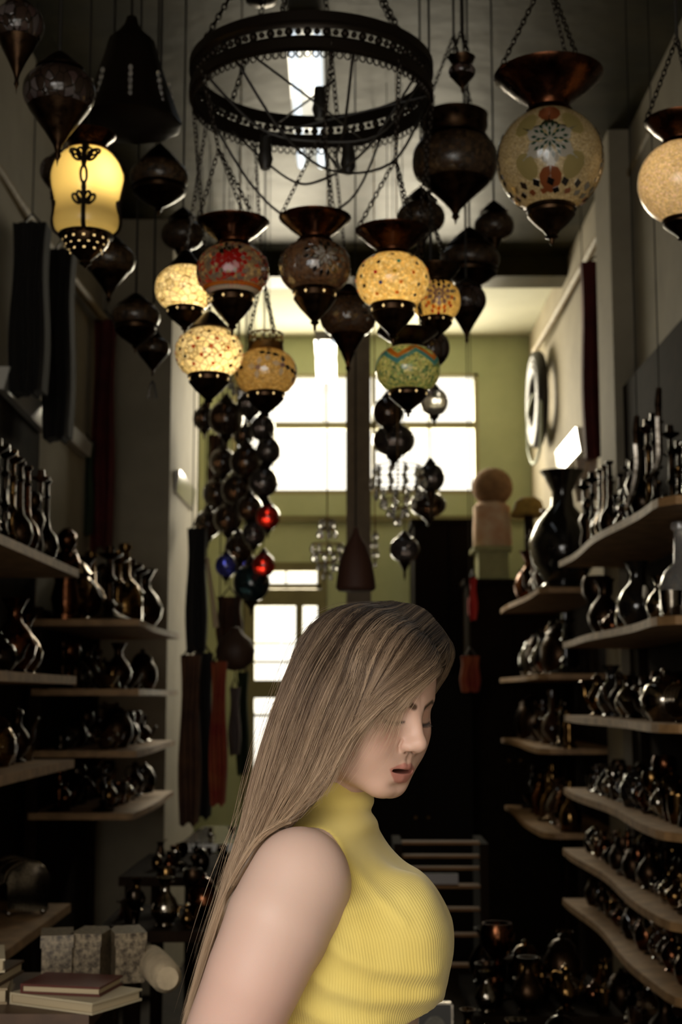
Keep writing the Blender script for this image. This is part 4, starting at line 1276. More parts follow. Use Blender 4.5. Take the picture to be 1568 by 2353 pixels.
def make(kind, m):
    """one of a kind, 1 unit high, its base at the origin"""
    def root(mb): return mb.build(kind, m)
    if kind == 'vase':
        return root(lat([(0, 0), (.19, 0), (.20, .03), (.16, .06), (.27, .22), (.30, .38), (.22, .56), (.10, .70), (.085, .82), (.15, .95), (.19, 1), (.17, 1), (.07, .84), (.0, .80)]))
    if kind == 'bottle':
        return root(lat([(0, 0), (.20, 0), (.22, .03), (.22, .34), (.17, .48), (.07, .58), (.055, .90), (.085, .92), (.085, .98), (.05, 1), (0, 1)]))
    if kind == 'bowl':
        return root(lat([(0, 0), (.40, 0), (.42, .06), (.30, .14), (.62, .45), (.85, .82), (.95, 1), (.90, 1), (.78, .80), (.5, .4), (0, .25)]))
    if kind == 'cup':
        o = root(lat([(0, 0), (.28, 0), (.30, .05), (.38, .5), (.42, 1), (.38, 1), (.33, .5), (0, .12)], 16))
        handle(MB(), .36, .25, .80, .24, .035).build('handle', m, o)
        return o
    if kind == 'goblet':
        return root(lat([(0, 0), (.24, 0), (.25, .02), (.10, .08), (.045, .2), (.05, .40), (.07, .44), (.04, .48), (.14, .56), (.24, .72), (.25, .88), (.21, 1), (.19, 1), (.2, .85), (0, .58)], 18))
    if kind == 'candlestick':
        o = root(lat([(0, 0), (.28, 0), (.29, .03), (.14, .09), (.06, .16), (.11, .22), (.05, .28), (.045, .50), (.10, .56), (.05, .62), (.045, .82), (.16, .88), (.17, .90), (.06, .91), (.06, 1), (0, 1)], 18))
        return o
    if kind == 'ewer':
        o = root(lat([(0, 0), (.17, 0), (.18, .03), (.09, .08), (.20, .20), (.26, .36), (.20, .52), (.09, .66), (.075, .80), (.12, .88), (.10, .90), (0, .90)]))
        handle(MB(), .10, .42, .80, .24, .020).build('handle', m, o)
        MB().tube(catmull([(-.20, 0, .30), (-.32, 0, .44), (-.34, 0, .62), (-.44, 0, .80)], 12), [.055 - .003 * i for i in range(12)], 8).build('spout', m, o)
        lat([(.11, .89), (.10, .93), (.04, .96), (.02, .98), (.035, .99), (0, 1.0)], 14).build('lid', m, o)
        return o
    if kind == 'teapot':
        o = root(lat([(0, 0), (.26, 0), (.28, .04), (.42, .24), (.46, .42), (.36, .66), (.20, .76), (0, .76)]))
        handle(MB(), .40, .22, .64, .30, .035).build('handle', m, o)
        MB().tube(catmull([(-.40, 0, .30), (-.56, 0, .42), (-.62, 0, .60), (-.74, 0, .74)], 10), [.085 - .006 * i for i in range(10)], 8).build('spout', m, o)
        lat([(.21, .75), (.18, .82), (.08, .88), (.03, .90), (.06, .95), (.04, .99), (0, 1.0)], 14).build('lid', m, o)
        return o
    if kind == 'coffee_pot':
        o = root(lat([(0, 0), (.36, 0), (.38, .05), (.30, .45), (.22, .70), (.32, 1), (.29, 1), (.19, .72), (0, .1)]))
        MB().tube([(.26, 0, .86), (.55, 0, .96), (1.05, 0, 1.10)], [.03, .035, .045], 7).build('handle', m, o)
        return o
    if kind == 'jar':
        o = root(lat([(0, 0), (.26, 0), (.28, .04), (.36, .24), (.36, .5), (.26, .68), (.22, .72), (0, .72)]))
        lat([(.25, .71), (.26, .74), (.16, .86), (.05, .90), (.07, .95), (0, 1.0)], 16).build('lid', m, o)
        return o
    if kind == 'plate':
        return root(MB().lathe([(0, -.03), (.30, -.03), (.34, -.01), (.46, .035), (.50, .05), (.50, .065), (.45, .055), (.33, .015), (0, .0)], 32, (0, 0, .5), (0, -.97, .24)))
    if kind == 'bracelet_stand':
        o = root(lat([(0, 0), (.22, 0), (.22, .05), (.04, .10), (.035, .95), (.05, .97), (0, 1)], 14))
        for i in range(5):
            MB().tube([(.16 * i - .32 + .02 * math.cos(j), .34 * math.cos(2 * PI * j / 20), .52 + .40 * math.sin(2 * PI * j / 20)) for j in range(20)], .028, 6, True).build('bangle', m, o)
        return o
    if kind == 'casket':
        mb = MB().box(-.6, .6, -.4, .4, .08, .60)
        for sx in (-1, 1):
            for sy in (-1, 1): mb.ball((sx * .52, sy * .33, .06), .07, 8)
        o = root(mb)
        l = MB()
        n = 10
        v, f = [], []
        for x in (-.63, .63):
            for i in range(n + 1):
                a = PI * i / n
                v.append((x, -.43 * math.cos(a), .61 + .36 * math.sin(a)))
        for i in range(n): f.append((i, i + 1, n + 2 + i, n + 1 + i))
        f += [tuple(range(n + 1))[::-1], tuple(range(n + 1, 2 * n + 2)), (0, n + 1, 2 * n + 1, n)]
        l.add(v, f).build('lid', m, o)
        for i in range(3): MB().tube([(-.4 + .4 * i, -.45 * math.cos(PI * j / 10), .61 + .38 * math.sin(PI * j / 10)) for j in range(11)], .03, 6).build('strap', m, o)
        MB().ball((0, -.45, .56), .07, 8).build('clasp', m, o)
        return o
    if kind == 'water_pipe':
        o = root(lat([(0, 0), (.15, 0), (.16, .02), (.17, .14), (.12, .24), (.06, .30), (.055, .34), (.085, .36), (.03, .40), (.028, .56), (.06, .60), (.03, .64), (.028, .80), (.085, .83), (.02, .85), (.03, .88), (.065, .94), (.07, 1), (.05, 1), (0, .93)], 18))
        MB().tube(catmull([(.03, 0, .50), (.22, .02, .58), (.30, .04, .36), (.22, .08, .12), (.16, .16, .05), (.02, .22, .03)], 24), .014, 6).build('hose', m, o)
        return o
    if kind == 'lantern':
        o = root(lat([(0, 0), (.22, 0), (.24, .06), (.20, .10), (.26, .30), (.26, .50), (.20, .62), (.24, .66), (.14, .80), (.04, .88), (.06, .93), (.02, .96), (0, 1)], 8))
        return o
    if kind == 'statuette':
        return root(lat([(0, 0), (.20, 0), (.20, .06), (.13, .08), (.16, .24), (.12, .42), (.17, .60), (.12, .72), (.06, .76), (.11, .84), (.10, .94), (.04, 1), (0, 1)], 14))
    if kind == 'flask':
        return root(lat([(0, 0), (.10, 0), (.11, .02), (.06, .05), (.12, .13), (.15, .24), (.12, .35), (.05, .44), (.035, .56), (.030, .78), (.050, .80), (.028, .83), (.026, .95), (.055, .98), (.05, 1), (0, .97)], 16))
    if kind == 'candle_stand':
        return root(lat([(0, 0), (.13, 0), (.14, .02), (.06, .06), (.03, .11), (.055, .15), (.028, .20), (.024, .38), (.05, .42), (.026, .46), (.022, .68), (.045, .72), (.02, .75), (.02, .86), (.09, .90), (.10, .92), (.04, .93), (.035, 1), (0, 1)], 16))
    raise KeyError(kind)


CATS = {'candle_stand': 'candle stand', 'coffee_pot': 'coffee pot', 'water_pipe': 'water pipe', 'bracelet_stand': 'jewellery stand'}


def item(kind, mk, loc, h, rz, label, group=None, rx=0.0):
    key = (kind, mk)
    if key not in PROTO:
        o = PROTO[key] = make(kind, KM[mk])
    else:
        o = copy_tree(PROTO[key])
        for k in ('group',):
            if k in o: del o[k]
    o.location = loc
    o.scale = (h, h, h)
    o.rotation_euler = (rx, 0, rz)
    tag(o, label, CATS.get(kind, kind), group)
    return o


HALF = dict(vase=.30, bottle=.22, bowl=.95, cup=.5, goblet=.25, candlestick=.29, ewer=.42, teapot=.72, coffee_pot=.75, jar=.36, plate=.5, bracelet_stand=.36, casket=.63, water_pipe=.28, lantern=.26, statuette=.20, flask=.155, candle_stand=.145)
rk = random.Random(11)


def stock(unit, group, xf, side, y0, y1, z, hmax, kinds, metals, rows=2, gap=.012, hmin=.55, shelfname='', depth=.30):
    """fill one board with goods from the near end to the far end"""
    for row in range(rows):
        y = y0
        n = 0
        while True:
            kind = rk.choice(kinds)
            mk = rk.choice(metals)
            h = hmax * rk.uniform(hmin, .96)
            if kind in ('bowl',): h *= .38
            if kind in ('cup', 'coffee_pot'): h *= .5
            if kind in ('teapot', 'casket'): h *= .62
            hw = HALF[kind] * h
            lim = depth / rows * .5
            if hw > lim:
                h *= lim / hw; hw = lim
            if y + 2 * hw > y1 or n > 28: break
            yc = y + hw
            x = xf + side * (.018 + (row + .5) * depth / rows)
            n += 1
            rowtxt = '' if rows == 1 else (', front row' if row == 0 else (', back row' if row == rows - 1 else (', middle row' if rows == 3 else (', second row' if row == 1 else ', third row'))))
            lab = f"{mk} {kind.replace('_', ' ')}, {ORD[n - 1]} from the near end{rowtxt}, {shelfname}"
            item(kind, mk, (x, yc, z + .0005), h, rk.uniform(-.6, .6) + (PI if side < 0 else 0) + (PI / 2 if kind == 'plate' and side > 0 else (-PI / 2 if kind == 'plate' else 0)), lab, group)
            y = yc + hw + gap


DARKM = ['blackened bronze', 'blackened bronze', 'dull copper', 'aged brass', 'black glazed', 'brown glazed', 'dark iron', 'tarnished silver']
MET = ['blackened bronze', 'dull copper', 'aged brass', 'aged brass', 'tarnished silver', 'dark iron']
TALL = ['vase', 'ewer', 'candlestick', 'bottle', 'statuette', 'lantern']
SMALL = ['cup', 'goblet', 'bowl', 'jar', 'teapot', 'coffee_pot', 'vase', 'candlestick', 'ewer']
MID = ['teapot', 'jar', 'plate', 'bowl', 'ewer', 'vase', 'goblet', 'coffee_pot']
# wavy-edged shelving (names run from the top board down)
WN = ['top wavy board', 'second wavy board', 'third wavy board', 'fourth wavy board', 'fifth wavy board', 'sixth wavy board', 'lowest wavy board']
stock('w', 'goods on the top wavy board', .93, 1, 4.62, 6.2, RZ[0], .60, ['water_pipe', 'flask', 'flask', 'candle_stand', 'candle_stand', 'ewer', 'statuette'], DARKM[:7], 3, .004, .68, WN[0])
stock('w', 'goods on the second wavy board', .93, 1, 4.72, 6.2, RZ[1], .30, MID, DARKM, 2, .03, .45, WN[1])
stock('w', 'goods on the third wavy board', .93, 1, 4.72, 6.2, RZ[2], .26, MID, DARKM, 2, .03, .45, WN[2])
stock('w', 'goods on the fourth wavy board', .93, 1, 4.24, 6.2, RZ[3], .20, SMALL, DARKM, 3, .012, .5, WN[3])
stock('w', 'goods on the fifth wavy board', .93, 1, 4.24, 6.2, RZ[4], .16, SMALL, MET, 3, .018, .5, WN[4])
stock('w', 'goods on the sixth wavy board', .93, 1, 4.24, 6.2, RZ[5], .14, SMALL, DARKM, 3, .02, .5, WN[5])
stock('w', 'goods on the lowest wavy board', .93, 1, 4.24, 6.2, RZ[6], .26, SMALL, DARKM, 2, .05, .5, WN[6])
# the showpieces at the near end of the second and third wavy boards
item('bottle', 'clear glass', (1.02, 4.44, RZ[1] + .0005), .31, .3, 'tall clear glass decanter with a long neck, near end of the second wavy board')
item('vase', 'tarnished silver', (.985, 4.60, RZ[1] + .0005), .15, .3, 'small flared silver vase beside the clear glass decanter')
item('cup', 'tarnished silver', (.965, 4.34, RZ[1] + .0005), .085, .3, 'bright ribbed silver cup in front of the clear glass decanter')
item('teapot', 'tarnished silver', (1.0, 4.64, RZ[2] + .0005), .17, 2.2, 'round bright silver teapot at the near end of the third wavy board')
item('bracelet_stand', 'aged brass', (1.0, 4.36, RZ[2] + .0005), .13, .9, 'brass stand of bangles at the near end of the third wavy board')
# far shelving on the same wall
FN = ['top board below the red cloth', 'second board below the red cloth', 'third board below the red cloth', 'lowest board below the red cloth']
for i, (zz, hm) in enumerate(zip(RBZ, (.55, .34, .30, .32))):
    stock('f', f'goods on the {FN[i]}', .93, 1, 7.3 if i == 0 else 7.0, 8.7, zz, hm, (['flask', 'candle_stand', 'vase', 'ewer', 'water_pipe'] if i == 0 else TALL + ['jar', 'bowl']), DARKM[:7], 1, .03, .6, FN[i], .20)
# straight-edged shelving near the camera
SN = ['top straight board', 'second straight board', 'third straight board', 'lowest straight board']
stock('s', 'goods on the top straight board', -.93, -1, 3.30, 4.58, LZ[0], .50, ['water_pipe', 'flask', 'candle_stand', 'candle_stand', 'flask', 'statuette'], DARKM[:7], 4, .004, .62, SN[0], .35)
stock('s', 'goods on the second straight board', -.93, -1, 3.30, 4.58, LZ[1], .27, TALL + ['teapot', 'ewer', 'goblet'], DARKM, 2, .02, .6, SN[1], .35)
stock('s', 'goods on the third straight board', -.93, -1, 3.30, 4.58, LZ[2], .20, SMALL, MET, 2, .02, .6, SN[2], .35)
stock('s', 'goods on the lowest straight board', -.93, -1, 3.55, 4.28, LZ[3], .30, ['vase', 'bowl', 'lantern'], DARKM[:7], 1, .05, .6, SN[3], .33)
item('casket', 'tarnished silver', (-1.03, 4.44, LZ[3] + .0005), .16, -1.0, 'ornate domed silver casket at the far end of the lowest straight board')
# pier shelving
PN = ['top board before the pier', 'second board before the pier', 'third board before the pier', 'lowest board before the pier']
for i, (zz, hm) in enumerate(zip(LBZ, (.42, .22, .20, .19))):
    stock('p', f'goods on the {PN[i]}', -.91, -1, 5.80, 7.08, zz, hm, (TALL if i == 0 else SMALL), DARKM if i else DARKM[:7], 2, .02, .55, PN[i], .36)
# wares crowding the tables
def tabletop(tbl, label_tail, kinds, metals, n, hmax, group, seed):
    r2 = random.Random(seed)
    tp = [c for c in tbl.children if c.name.startswith('tabletop')][0]
    xs = [v.co.x for v in tp.data.vertices]; ys = [v.co.y for v in tp.data.vertices]; zt = max(v.co.z for v in tp.data.vertices)
    placed = []
    for _ in range(n * 60):
        if len(placed) >= n: break
        kind = r2.choice(kinds); h = hmax * r2.uniform(.5, 1)
        if kind in ('bowl',): h *= .38
        if kind in ('cup', 'coffee_pot'): h *= .5
        if kind in ('teapot', 'casket'): h *= .62
        hw = HALF[kind] * h + .004
        if hw * 2 > min(max(xs) - min(xs), max(ys) - min(ys)): continue
        x, y = r2.uniform(min(xs) + hw, max(xs) - hw), r2.uniform(min(ys) + hw, max(ys) - hw)
        if all(math.hypot(x - a, y - b) > hw + c for a, b, c in placed):
            placed.append((x, y, hw))
            mk = r2.choice(metals)
            yield kind, mk, x, y, zt, h, r2.uniform(0, 6)


TB = {o['label'].split()[0] + o['label'].split()[1]: o for o in COL.objects if o.name.startswith('display_table')}
def rank(lst): return sorted(lst, key=lambda t: t[2])
for key, tail, kinds, metals, n, hm, seed in (('darktable', 'on the dark crowded table', SMALL + ['plate'], MET, 17, .105, 5), ('lowdark', 'on the low dark bench', SMALL, MET, 14, .14, 6), ('smalltable', 'on the shiny white table', ['bowl', 'cup', 'jar'], MET, 3, .07, 7)):
    tbl = TB[key]
    for i, (kind, mk, x, y, zt, h, rz) in enumerate(rank(list(tabletop(tbl, tail, kinds, metals, n, hm, '', seed)))):
        item(kind, mk, (tbl.location.x + x, tbl.location.y + y, zt + .0005), h, rz, f"{mk} {kind.replace('_', ' ')}, {ORD[i]} counted from the wall side {tail}", 'wares ' + tail)

# books and boxes on the near low table
tbl = TB['lowtable']
zt = max(v.co.z for v in [c for c in tbl.children if c.name.startswith('tabletop')][0].data.vertices)
pap = mat('yellowed_paper', (.50, .40, .25), .8)
def book(x, y, z, w, d, h, rz, cm, label):
    r = empty('book', (tbl.location.x + x, tbl.location.y + y, z), rz); tag(r, label, 'book', 'books and boxes on the near low table')
    MB().box(-w, w, -d, d, 0, .004).box(-w, w, -d, d, h - .004, h).box(-w, -w + .004, -d, d, .004, h - .004).build('cover', cm, r, False)
    MB().box(-w + .0045, w - .004, -d + .004, d - .004, .0042, h - .0042).build('pages', pap, r, False)
cv = [mat('faded_tan_cover', (.34, .25, .14), .6), mat('dark_red_cover', (.10, .02, .012), .5), mat('brown_cover', (.09, .05, .025), .5), mat('cream_cover', (.55, .46, .30), .6)]
zz = zt + .0005
for i, (x, y, w, d, h, rz, c, lab) in enumerate([(-.16, -.05, .12, .09, .030, .15, 0, 'wide tan book at the bottom of the pile on the near low table'), (-.15, -.04, .11, .085, .024, -.1, 2, 'brown book lying on the wide tan book'),
                                                (-.16, -.05, .105, .08, .026, .25, 3, 'cream book topping the pile on the near low table')]):
    book(x, y, zz, w, d, h, rz, cv[c], lab); zz += h + .0005
zz = zt + .0005
book(.10, -.10, zz, .10, .075, .022, -.5, cv[3], 'cream book lying askew near the table corner')
book(.09, -.09, zz + .0225, .08, .06, .018, -.2, cv[1], 'dark red book on the askew cream book')
for i, (x, y, rz, tilt) in enumerate([(.02, .10, .2, .5), (.09, .12, -.1, .6), (.16, .13, .3, .7)]):
    r = empty('patterned_box', (tbl.location.x + x, tbl.location.y + y, zt + .0005), rz)
    tag(r, ['mottled box behind the book pile', 'mottled box standing between two others behind the books', 'mottled box at the aisle end behind the askew book'][i], 'box', 'books and boxes on the near low table')
    bm = mat('inlaid_box', (.30, .23, .14), .4, col2=(.04, .025, .012), scale=110)
    MB().box(-.030, .030, -.05, .05, 0, .075).build('box_body', bm, r, False)
    MB().box(-.033, .033, -.053, .053, .0755, .100).build('lid', bm, r, False)
# rolled pale cloth at the corner of the low table
r = empty('cloth_roll', (tbl.location.x + .235, tbl.location.y + .06, zt + .0345), .3); tag(r, 'rolled pale cloth with a rounded end at the aisle side of the near low table', 'cloth')
MB().lathe([(0, -.11), (.022, -.11), (.031, -.095), (.033, 0), (.031, .095), (.022, .11), (0, .11)], 20, (0, 0, 0), (0, 1, 0)).build('roll', mat('pale_linen', (.60, .47, .30), .9, var=.3, scale=20, bump=.3), r)

# picture frame low behind the yellow top
q = at(1000, 2306, 3.6)
r = empty('picture_frame', (q.x + .0, 3.62, q.z - .20)); tag(r, 'dark picture frame with a thin bright edge, low beside the yellow top hem', 'picture frame')
fr = MB()
for a in ((-.045, -.040, 0, .20), (.040, .045, 0, .20), (-.045, .045, .195, .20), (-.045, .045, 0, .005)):
    fr.box(a[0], a[1], -.008, .008, a[2], a[3])
fr.build('frame', M['silver'], r, False)
MB().box(-.04, .04, -.002, .004, .005, .195).build('picture', mat('dark_print', (.03, .028, .024), .5), r, False)
MB().ball((0, -.003, .135), .028, 16, (1, .06, 1.15)).build('medallion', mat('grey_medallion', (.14, .13, .10), .7, var=.5, scale=120), r)
# a low stand for it and the heap of wares on the floor side
r2 = q
table('floor_stand', 'low dark stand carrying the picture frame, behind the yellow top', q.x - .10, q.x + .42, 3.5, 4.0, q.z - .201, M['dark_wood'], M['dark_wood'])
st_ = [o for o in COL.objects if o.name.startswith('floor_stand')][0]
for i, (kind, mk, x, y, zt2, h, rz) in enumerate(rank([t for t in tabletop(st_, '', ['bowl', 'jar', 'teapot', 'ewer', 'vase', 'coffee_pot'], MET, 12, .20, '', 9) if not (t[2] < -.04 and t[3] < .02)])):
    item(kind, mk, (st_.location.x + x, st_.location.y + y, zt2 + .0005), h, rz, f"{mk} {kind.replace('_', ' ')}, {ORD[i]} along from the picture frame on the low dark stand", 'wares on the low dark stand')

# clutter at the foot of the wavy-edged shelving
table('ware_stand', 'low black stand of wares at the foot of the wavy-edged shelving', at(1075, 2330, 4.4).x, at(1400, 2330, 4.4).x, 4.15, 4.75, at(1200, 2335, 4.15).z, RACKD, RACKD)
st_ = [o for o in COL.objects if o.name.startswith('ware_stand')][0]
for i, (kind, mk, x, y, zt2, h, rz) in enumerate(rank(list(tabletop(st_, '', ['bowl', 'jar', 'teapot', 'ewer', 'vase', 'coffee_pot', 'goblet', 'cup'], MET, 22, .22, '', 12)))):
    item(kind, mk, (st_.location.x + x, st_.location.y + y, zt2 + .0005), h, rz, f"{mk} {kind.replace('_', ' ')}, {ORD[i]} from the aisle end of the low black stand", 'wares on the low black stand')

item('vase', 'black glazed', (1.05, 7.12, RBZ[0] + .0005), .60, .2, 'big black vase with a flared mouth, dark against the bright wall')
# ------------------------------------------------------------------ the woman
def np_at(px, py, Y):
    return np.array(at(px, py, Y))


def smin(a, b, k):
    h = np.clip(0.5 + 0.5 * (b - a) / k, 0, 1)
    return b + (a - b) * h - k * h * (1 - h)


def smax(a, b, k):
    return -smin(-a, -b, k)


def s_ell(P, c, r):
    q = P - np.asarray(c, P.dtype)
    r = np.asarray(r, P.dtype)
    k0 = np.sqrt(((q / r) ** 2).sum(-1))
    k1 = np.sqrt(((q / (r * r)) ** 2).sum(-1)) + 1e-9
    return k0 * (k0 - 1) / k1


def s_cap(P, a, b, ra, rb):
    a = np.asarray(a, P.dtype); b = np.asarray(b, P.dtype)
    ab = b - a
    t = np.clip(((P - a) @ ab) / (ab @ ab), 0, 1)
    d = P - a - t[..., None] * ab
    return np.sqrt((d * d).sum(-1)) - (ra + (rb - ra) * t)


def s_chain(P, pts, rs, k=0.0):
    d = None
    for i in range(len(pts) - 1):
        e = s_cap(P, pts[i], pts[i + 1], rs[i], rs[i + 1])
        d = e if d is None else (smin(d, e, k) if k else np.minimum(d, e))
    return d


def s_sphere(P, c, r):
    q = P - np.asarray(c, P.dtype)
    return np.sqrt((q * q).sum(-1)) - r


# head frame: x her right, y forward, z up
H_TH, H_PH, H_RO = math.radians(41), math.radians(15), math.radians(-3)
_F = np.array([math.cos(H_PH) * math.cos(H_TH), -math.cos(H_PH) * math.sin(H_TH), -math.sin(H_PH)])
_U0 = np.array([math.sin(H_PH) * math.cos(H_TH), -math.sin(H_PH) * math.sin(H_TH), math.cos(H_PH)])
_R0 = np.cross(_F, _U0)
_U = _U0 * math.cos(H_RO) + _R0 * math.sin(H_RO)
_R = np.cross(_F, _U)
HM = np.stack([_R, _F, _U], 1)          # local -> world
HS = 0.985                                # head size
TIP = np.array([0, 0.1175, -0.0165])
H0 = np_at(977, 1718, 1.672) - HM @ (TIP * HS)


def head_local(P):
    return ((P - H0.astype(P.dtype)) @ HM.astype(P.dtype)) / HS


def head_world(q):
    return H0 + HM @ (np.asarray(q, float) * HS)


def head_sdf_local(Q):
    A = np.stack([np.abs(Q[..., 0]), Q[..., 1], Q[..., 2]], -1)
    d = s_ell(Q, (0, -0.006, 0.038), (0.070, 0.086, 0.0805))
    d = smin(d, s_ell(Q, (0, 0.050, 0.043), (0.058, 0.042, 0.056)), 0.03)       # forehead
    d = smin(d, s_ell(Q, (0, 0.030, -0.012), (0.063, 0.060, 0.060)), 0.03)      # midface
    d = smin(d, s_ell(Q, (0, 0.036, -0.048), (0.046, 0.050, 0.036)), 0.025)     # jaw
    d = smin(d, s_cap(A, (0.050, -0.005, -0.040), (0.014, 0.072, -0.072), 0.013, 0.013), 0.03)
    d = smin(d, s_ell(Q, (0, 0.0755, -0.0740), (0.019, 0.0150, 0.0130)), 0.018)  # chin
    d = smin(d, s_ell(A, (0.042, 0.062, -0.010), (0.020, 0.019, 0.017)), 0.022)  # cheekbones
    d = smin(d, s_ell(A, (0.029, 0.070, -0.030), (0.021, 0.018, 0.024)), 0.020)  # cheeks
    d = smin(d, s_cap(A, (0.008, 0.086, 0.0285), (0.036, 0.075, 0.0335), 0.0075, 0.006), 0.012)  # brow ridge
    d = smax(d, -s_ell(A, (0.031, 0.099, 0.013), (0.0175, 0.016, 0.0125)), 0.012)  # eye sockets
    d = smin(d, s_ell(A, (0.0305, 0.0735, 0.0125), (0.0150, 0.0125, 0.0125)), 0.004)  # closed lids
    # nose
    n = s_cap(Q, (0, 0.0880, 0.024), (0, 0.1075, -0.0115), 0.0062, 0.0068)
    n = smin(n, s_sphere(Q, (0, 0.1085, -0.0158), 0.0088), 0.007)
    n = smin(n, s_ell(A, (0.0100, 0.0985, -0.0205), (0.0068, 0.0105, 0.0066)), 0.008)
    n = smin(n, s_cap(Q, (0, 0.1060, -0.0205), (0, 0.0930, -0.0265), 0.0048, 0.0045), 0.006)
    n = smin(n, s_cap(Q, (0, 0.080, 0.022), (0, 0.0920, -0.015), 0.0085, 0.0150), 0.007)
    d = smin(d, n, 0.0100)
    d = smax(d, -s_chain(A, [(0.0170, 0.0945, -0.0150), (0.0182, 0.0935, -0.0215), (0.0165, 0.0940, -0.0275)], [0.0004, 0.0006, 0.0004]), 0.0050)
    d = smax(d, -s_ell(A, (0.0070, 0.1005, -0.0270), (0.0040, 0.0066, 0.0048)), 0.0022)  # nostrils
    # muzzle, lips
    d = smin(d, s_ell(Q, (0, 0.072, -0.048), (0.030, 0.0225, 0.026)), 0.014)
    d = smax(d, -s_cap(Q, (0, 0.0995, -0.0290), (0, 0.1000, -0.0380), 0.0022, 0.0026), 0.005)
    up = s_cap(A, (0.0050, 0.0945, -0.0452), (0.0240, 0.0790, -0.0500), 0.0046, 0.0014)
    up = smin(up, s_sphere(Q, (0, 0.0945, -0.0466), 0.0046), 0.004)
    lo = s_cap(A, (0.0, 0.0895, -0.0612), (0.0120, 0.0845, -0.0600), 0.0070, 0.0056)
    lo = smin(lo, s_cap(A, (0.0120, 0.0845, -0.0600), (0.0240, 0.0780, -0.0508), 0.0056, 0.0014), 0.003)
    d = smin(d, up, 0.004)
    d = smin(d, lo, 0.004)
    d = smax(d, -s_ell(Q, (0, 0.0860, -0.0520), (0.0212, 0.0165, 0.0036)), 0.0012)
    d = smax(d, -s_ell(Q, (0, 0.0955, -0.0712), (0.017, 0.0045, 0.0030)), 0.007)
    # ears
    d = smin(d, s_ell(A, (0.074, -0.012, 0.002), (0.007, 0.017, 0.030)), 0.006)
    return d * HS


# torso: keys of (row, back column, front column, half width)
TA = math.radians(14)
TF = np.array([math.cos(TA), -math.sin(TA), 0.0])
TL = np.array([-math.sin(TA), -math.cos(TA), 0.0])
TY = 1.755
_keys = [(1800, 690, 812, .044), (1858, 672, 836, .049), (1890, 645, 856, .078), (1912, 618, 860, .112), (1935, 597, 869, .134), (1970, 578, 887, .142), (2010, 569, 908, .142),
         (2050, 560, 936, .142), (2110, 553, 974, .140), (2180, 556, 983, .136), (2240, 562, 972, .132), (2300, 568, 970, .127),
         (2353, 572, 960, .124), (2450, 568, 965, .128), (2600, 540, 985, .150), (2750, 530, 985, .160), (2880, 540, 970, .150)]
_kz, _kc, _ka, _kb = [], [], [], []
for py, xb, xf, b in _keys:
    p0, p1 = np_at(xb, py, TY), np_at(xf, py, TY)
    ext = (p1[0] - p0[0]) / 2
    _kz.append(p0[2]); _kc.append((p0[0] + p1[0]) / 2)
    _ka.append(math.sqrt(max(ext ** 2 - (b * math.sin(TA)) ** 2, 1e-4)) / math.cos(TA)); _kb.append(b)
_kz, _kc, _ka, _kb = [np.array(k)[::-1] for k in (_kz, _kc, _ka, _kb)]


def _sm(z, ys):
    # smooth interpolation of the keys over height
    i = np.clip(np.searchsorted(_kz, z) - 1, 0, len(_kz) - 2)
    t = np.clip((z - _kz[i]) / (_kz[i + 1] - _kz[i]), 0, 1)
    m = np.gradient(ys, _kz)
    h = _kz[i + 1] - _kz[i]
    return ((2 * t ** 3 - 3 * t ** 2 + 1) * ys[i] + (t ** 3 - 2 * t ** 2 + t) * h * m[i] + (-2 * t ** 3 + 3 * t ** 2) * ys[i + 1] + (t ** 3 - t ** 2) * h * m[i + 1])


def torso_uv(P):
    z = P[..., 2]
    c = _sm(z, _kc)
    x, y = P[..., 0] - c, P[..., 1] - TY
    return x * TF[0] + y * TF[1], x * TL[0] + y * TL[1]


BUST = [np_at(946, 2144, 1.678), np_at(938, 2142, 1.775)]


def torso_sdf(P):
    z = P[..., 2]
    u, v = torso_uv(P)
    a, b = _sm(z, _ka), _sm(z, _kb)
    k = (np.abs(u / a) ** 2.2 + np.abs(v / b) ** 2.2) ** (1 / 2.2)
    g = np.sqrt((u / (a * a)) ** 2 + (v / (b * b)) ** 2) / np.maximum(np.sqrt((u / a) ** 2 + (v / b) ** 2), 1e-3)
    d = (k - 1) / np.maximum(g, 1e-3)
    d = np.clip(d, -0.2, 0.4) * 0.8
    d = np.maximum(d, z - _kz[-1])
    d = np.maximum(d, _kz[0] - z)
    for c in BUST:
        d = smin(d, s_ell(P, c, (0.0245, 0.042, 0.056)), 0.050)
    return d


SH = np_at(690, 2015, 1.618)
ARM = [SH, np_at(640, 2120, 1.600), np_at(578, 2262, 1.592), np_at(528, 2385, 1.595), np_at(498, 2480, 1.60), np_at(545, 2680, 1.585), np_at(600, 2860, 1.60)]
ARM_R = [0.0500, 0.0475, 0.0415, 0.037, 0.0345, 0.032, 0.022]
SH2 = SH + np.array([0.03, 0.285, 0.0])
ARM2 = [SH2, SH2 + np.array([-.03, .035, -.14]), SH2 + np.array([-.05, .045, -.28]), SH2 + np.array([-.01, .035, -.42]), SH2 + np.array([.03, .02, -.51])]
ARM2_R = [0.052, 0.045, 0.036, 0.031, 0.022]


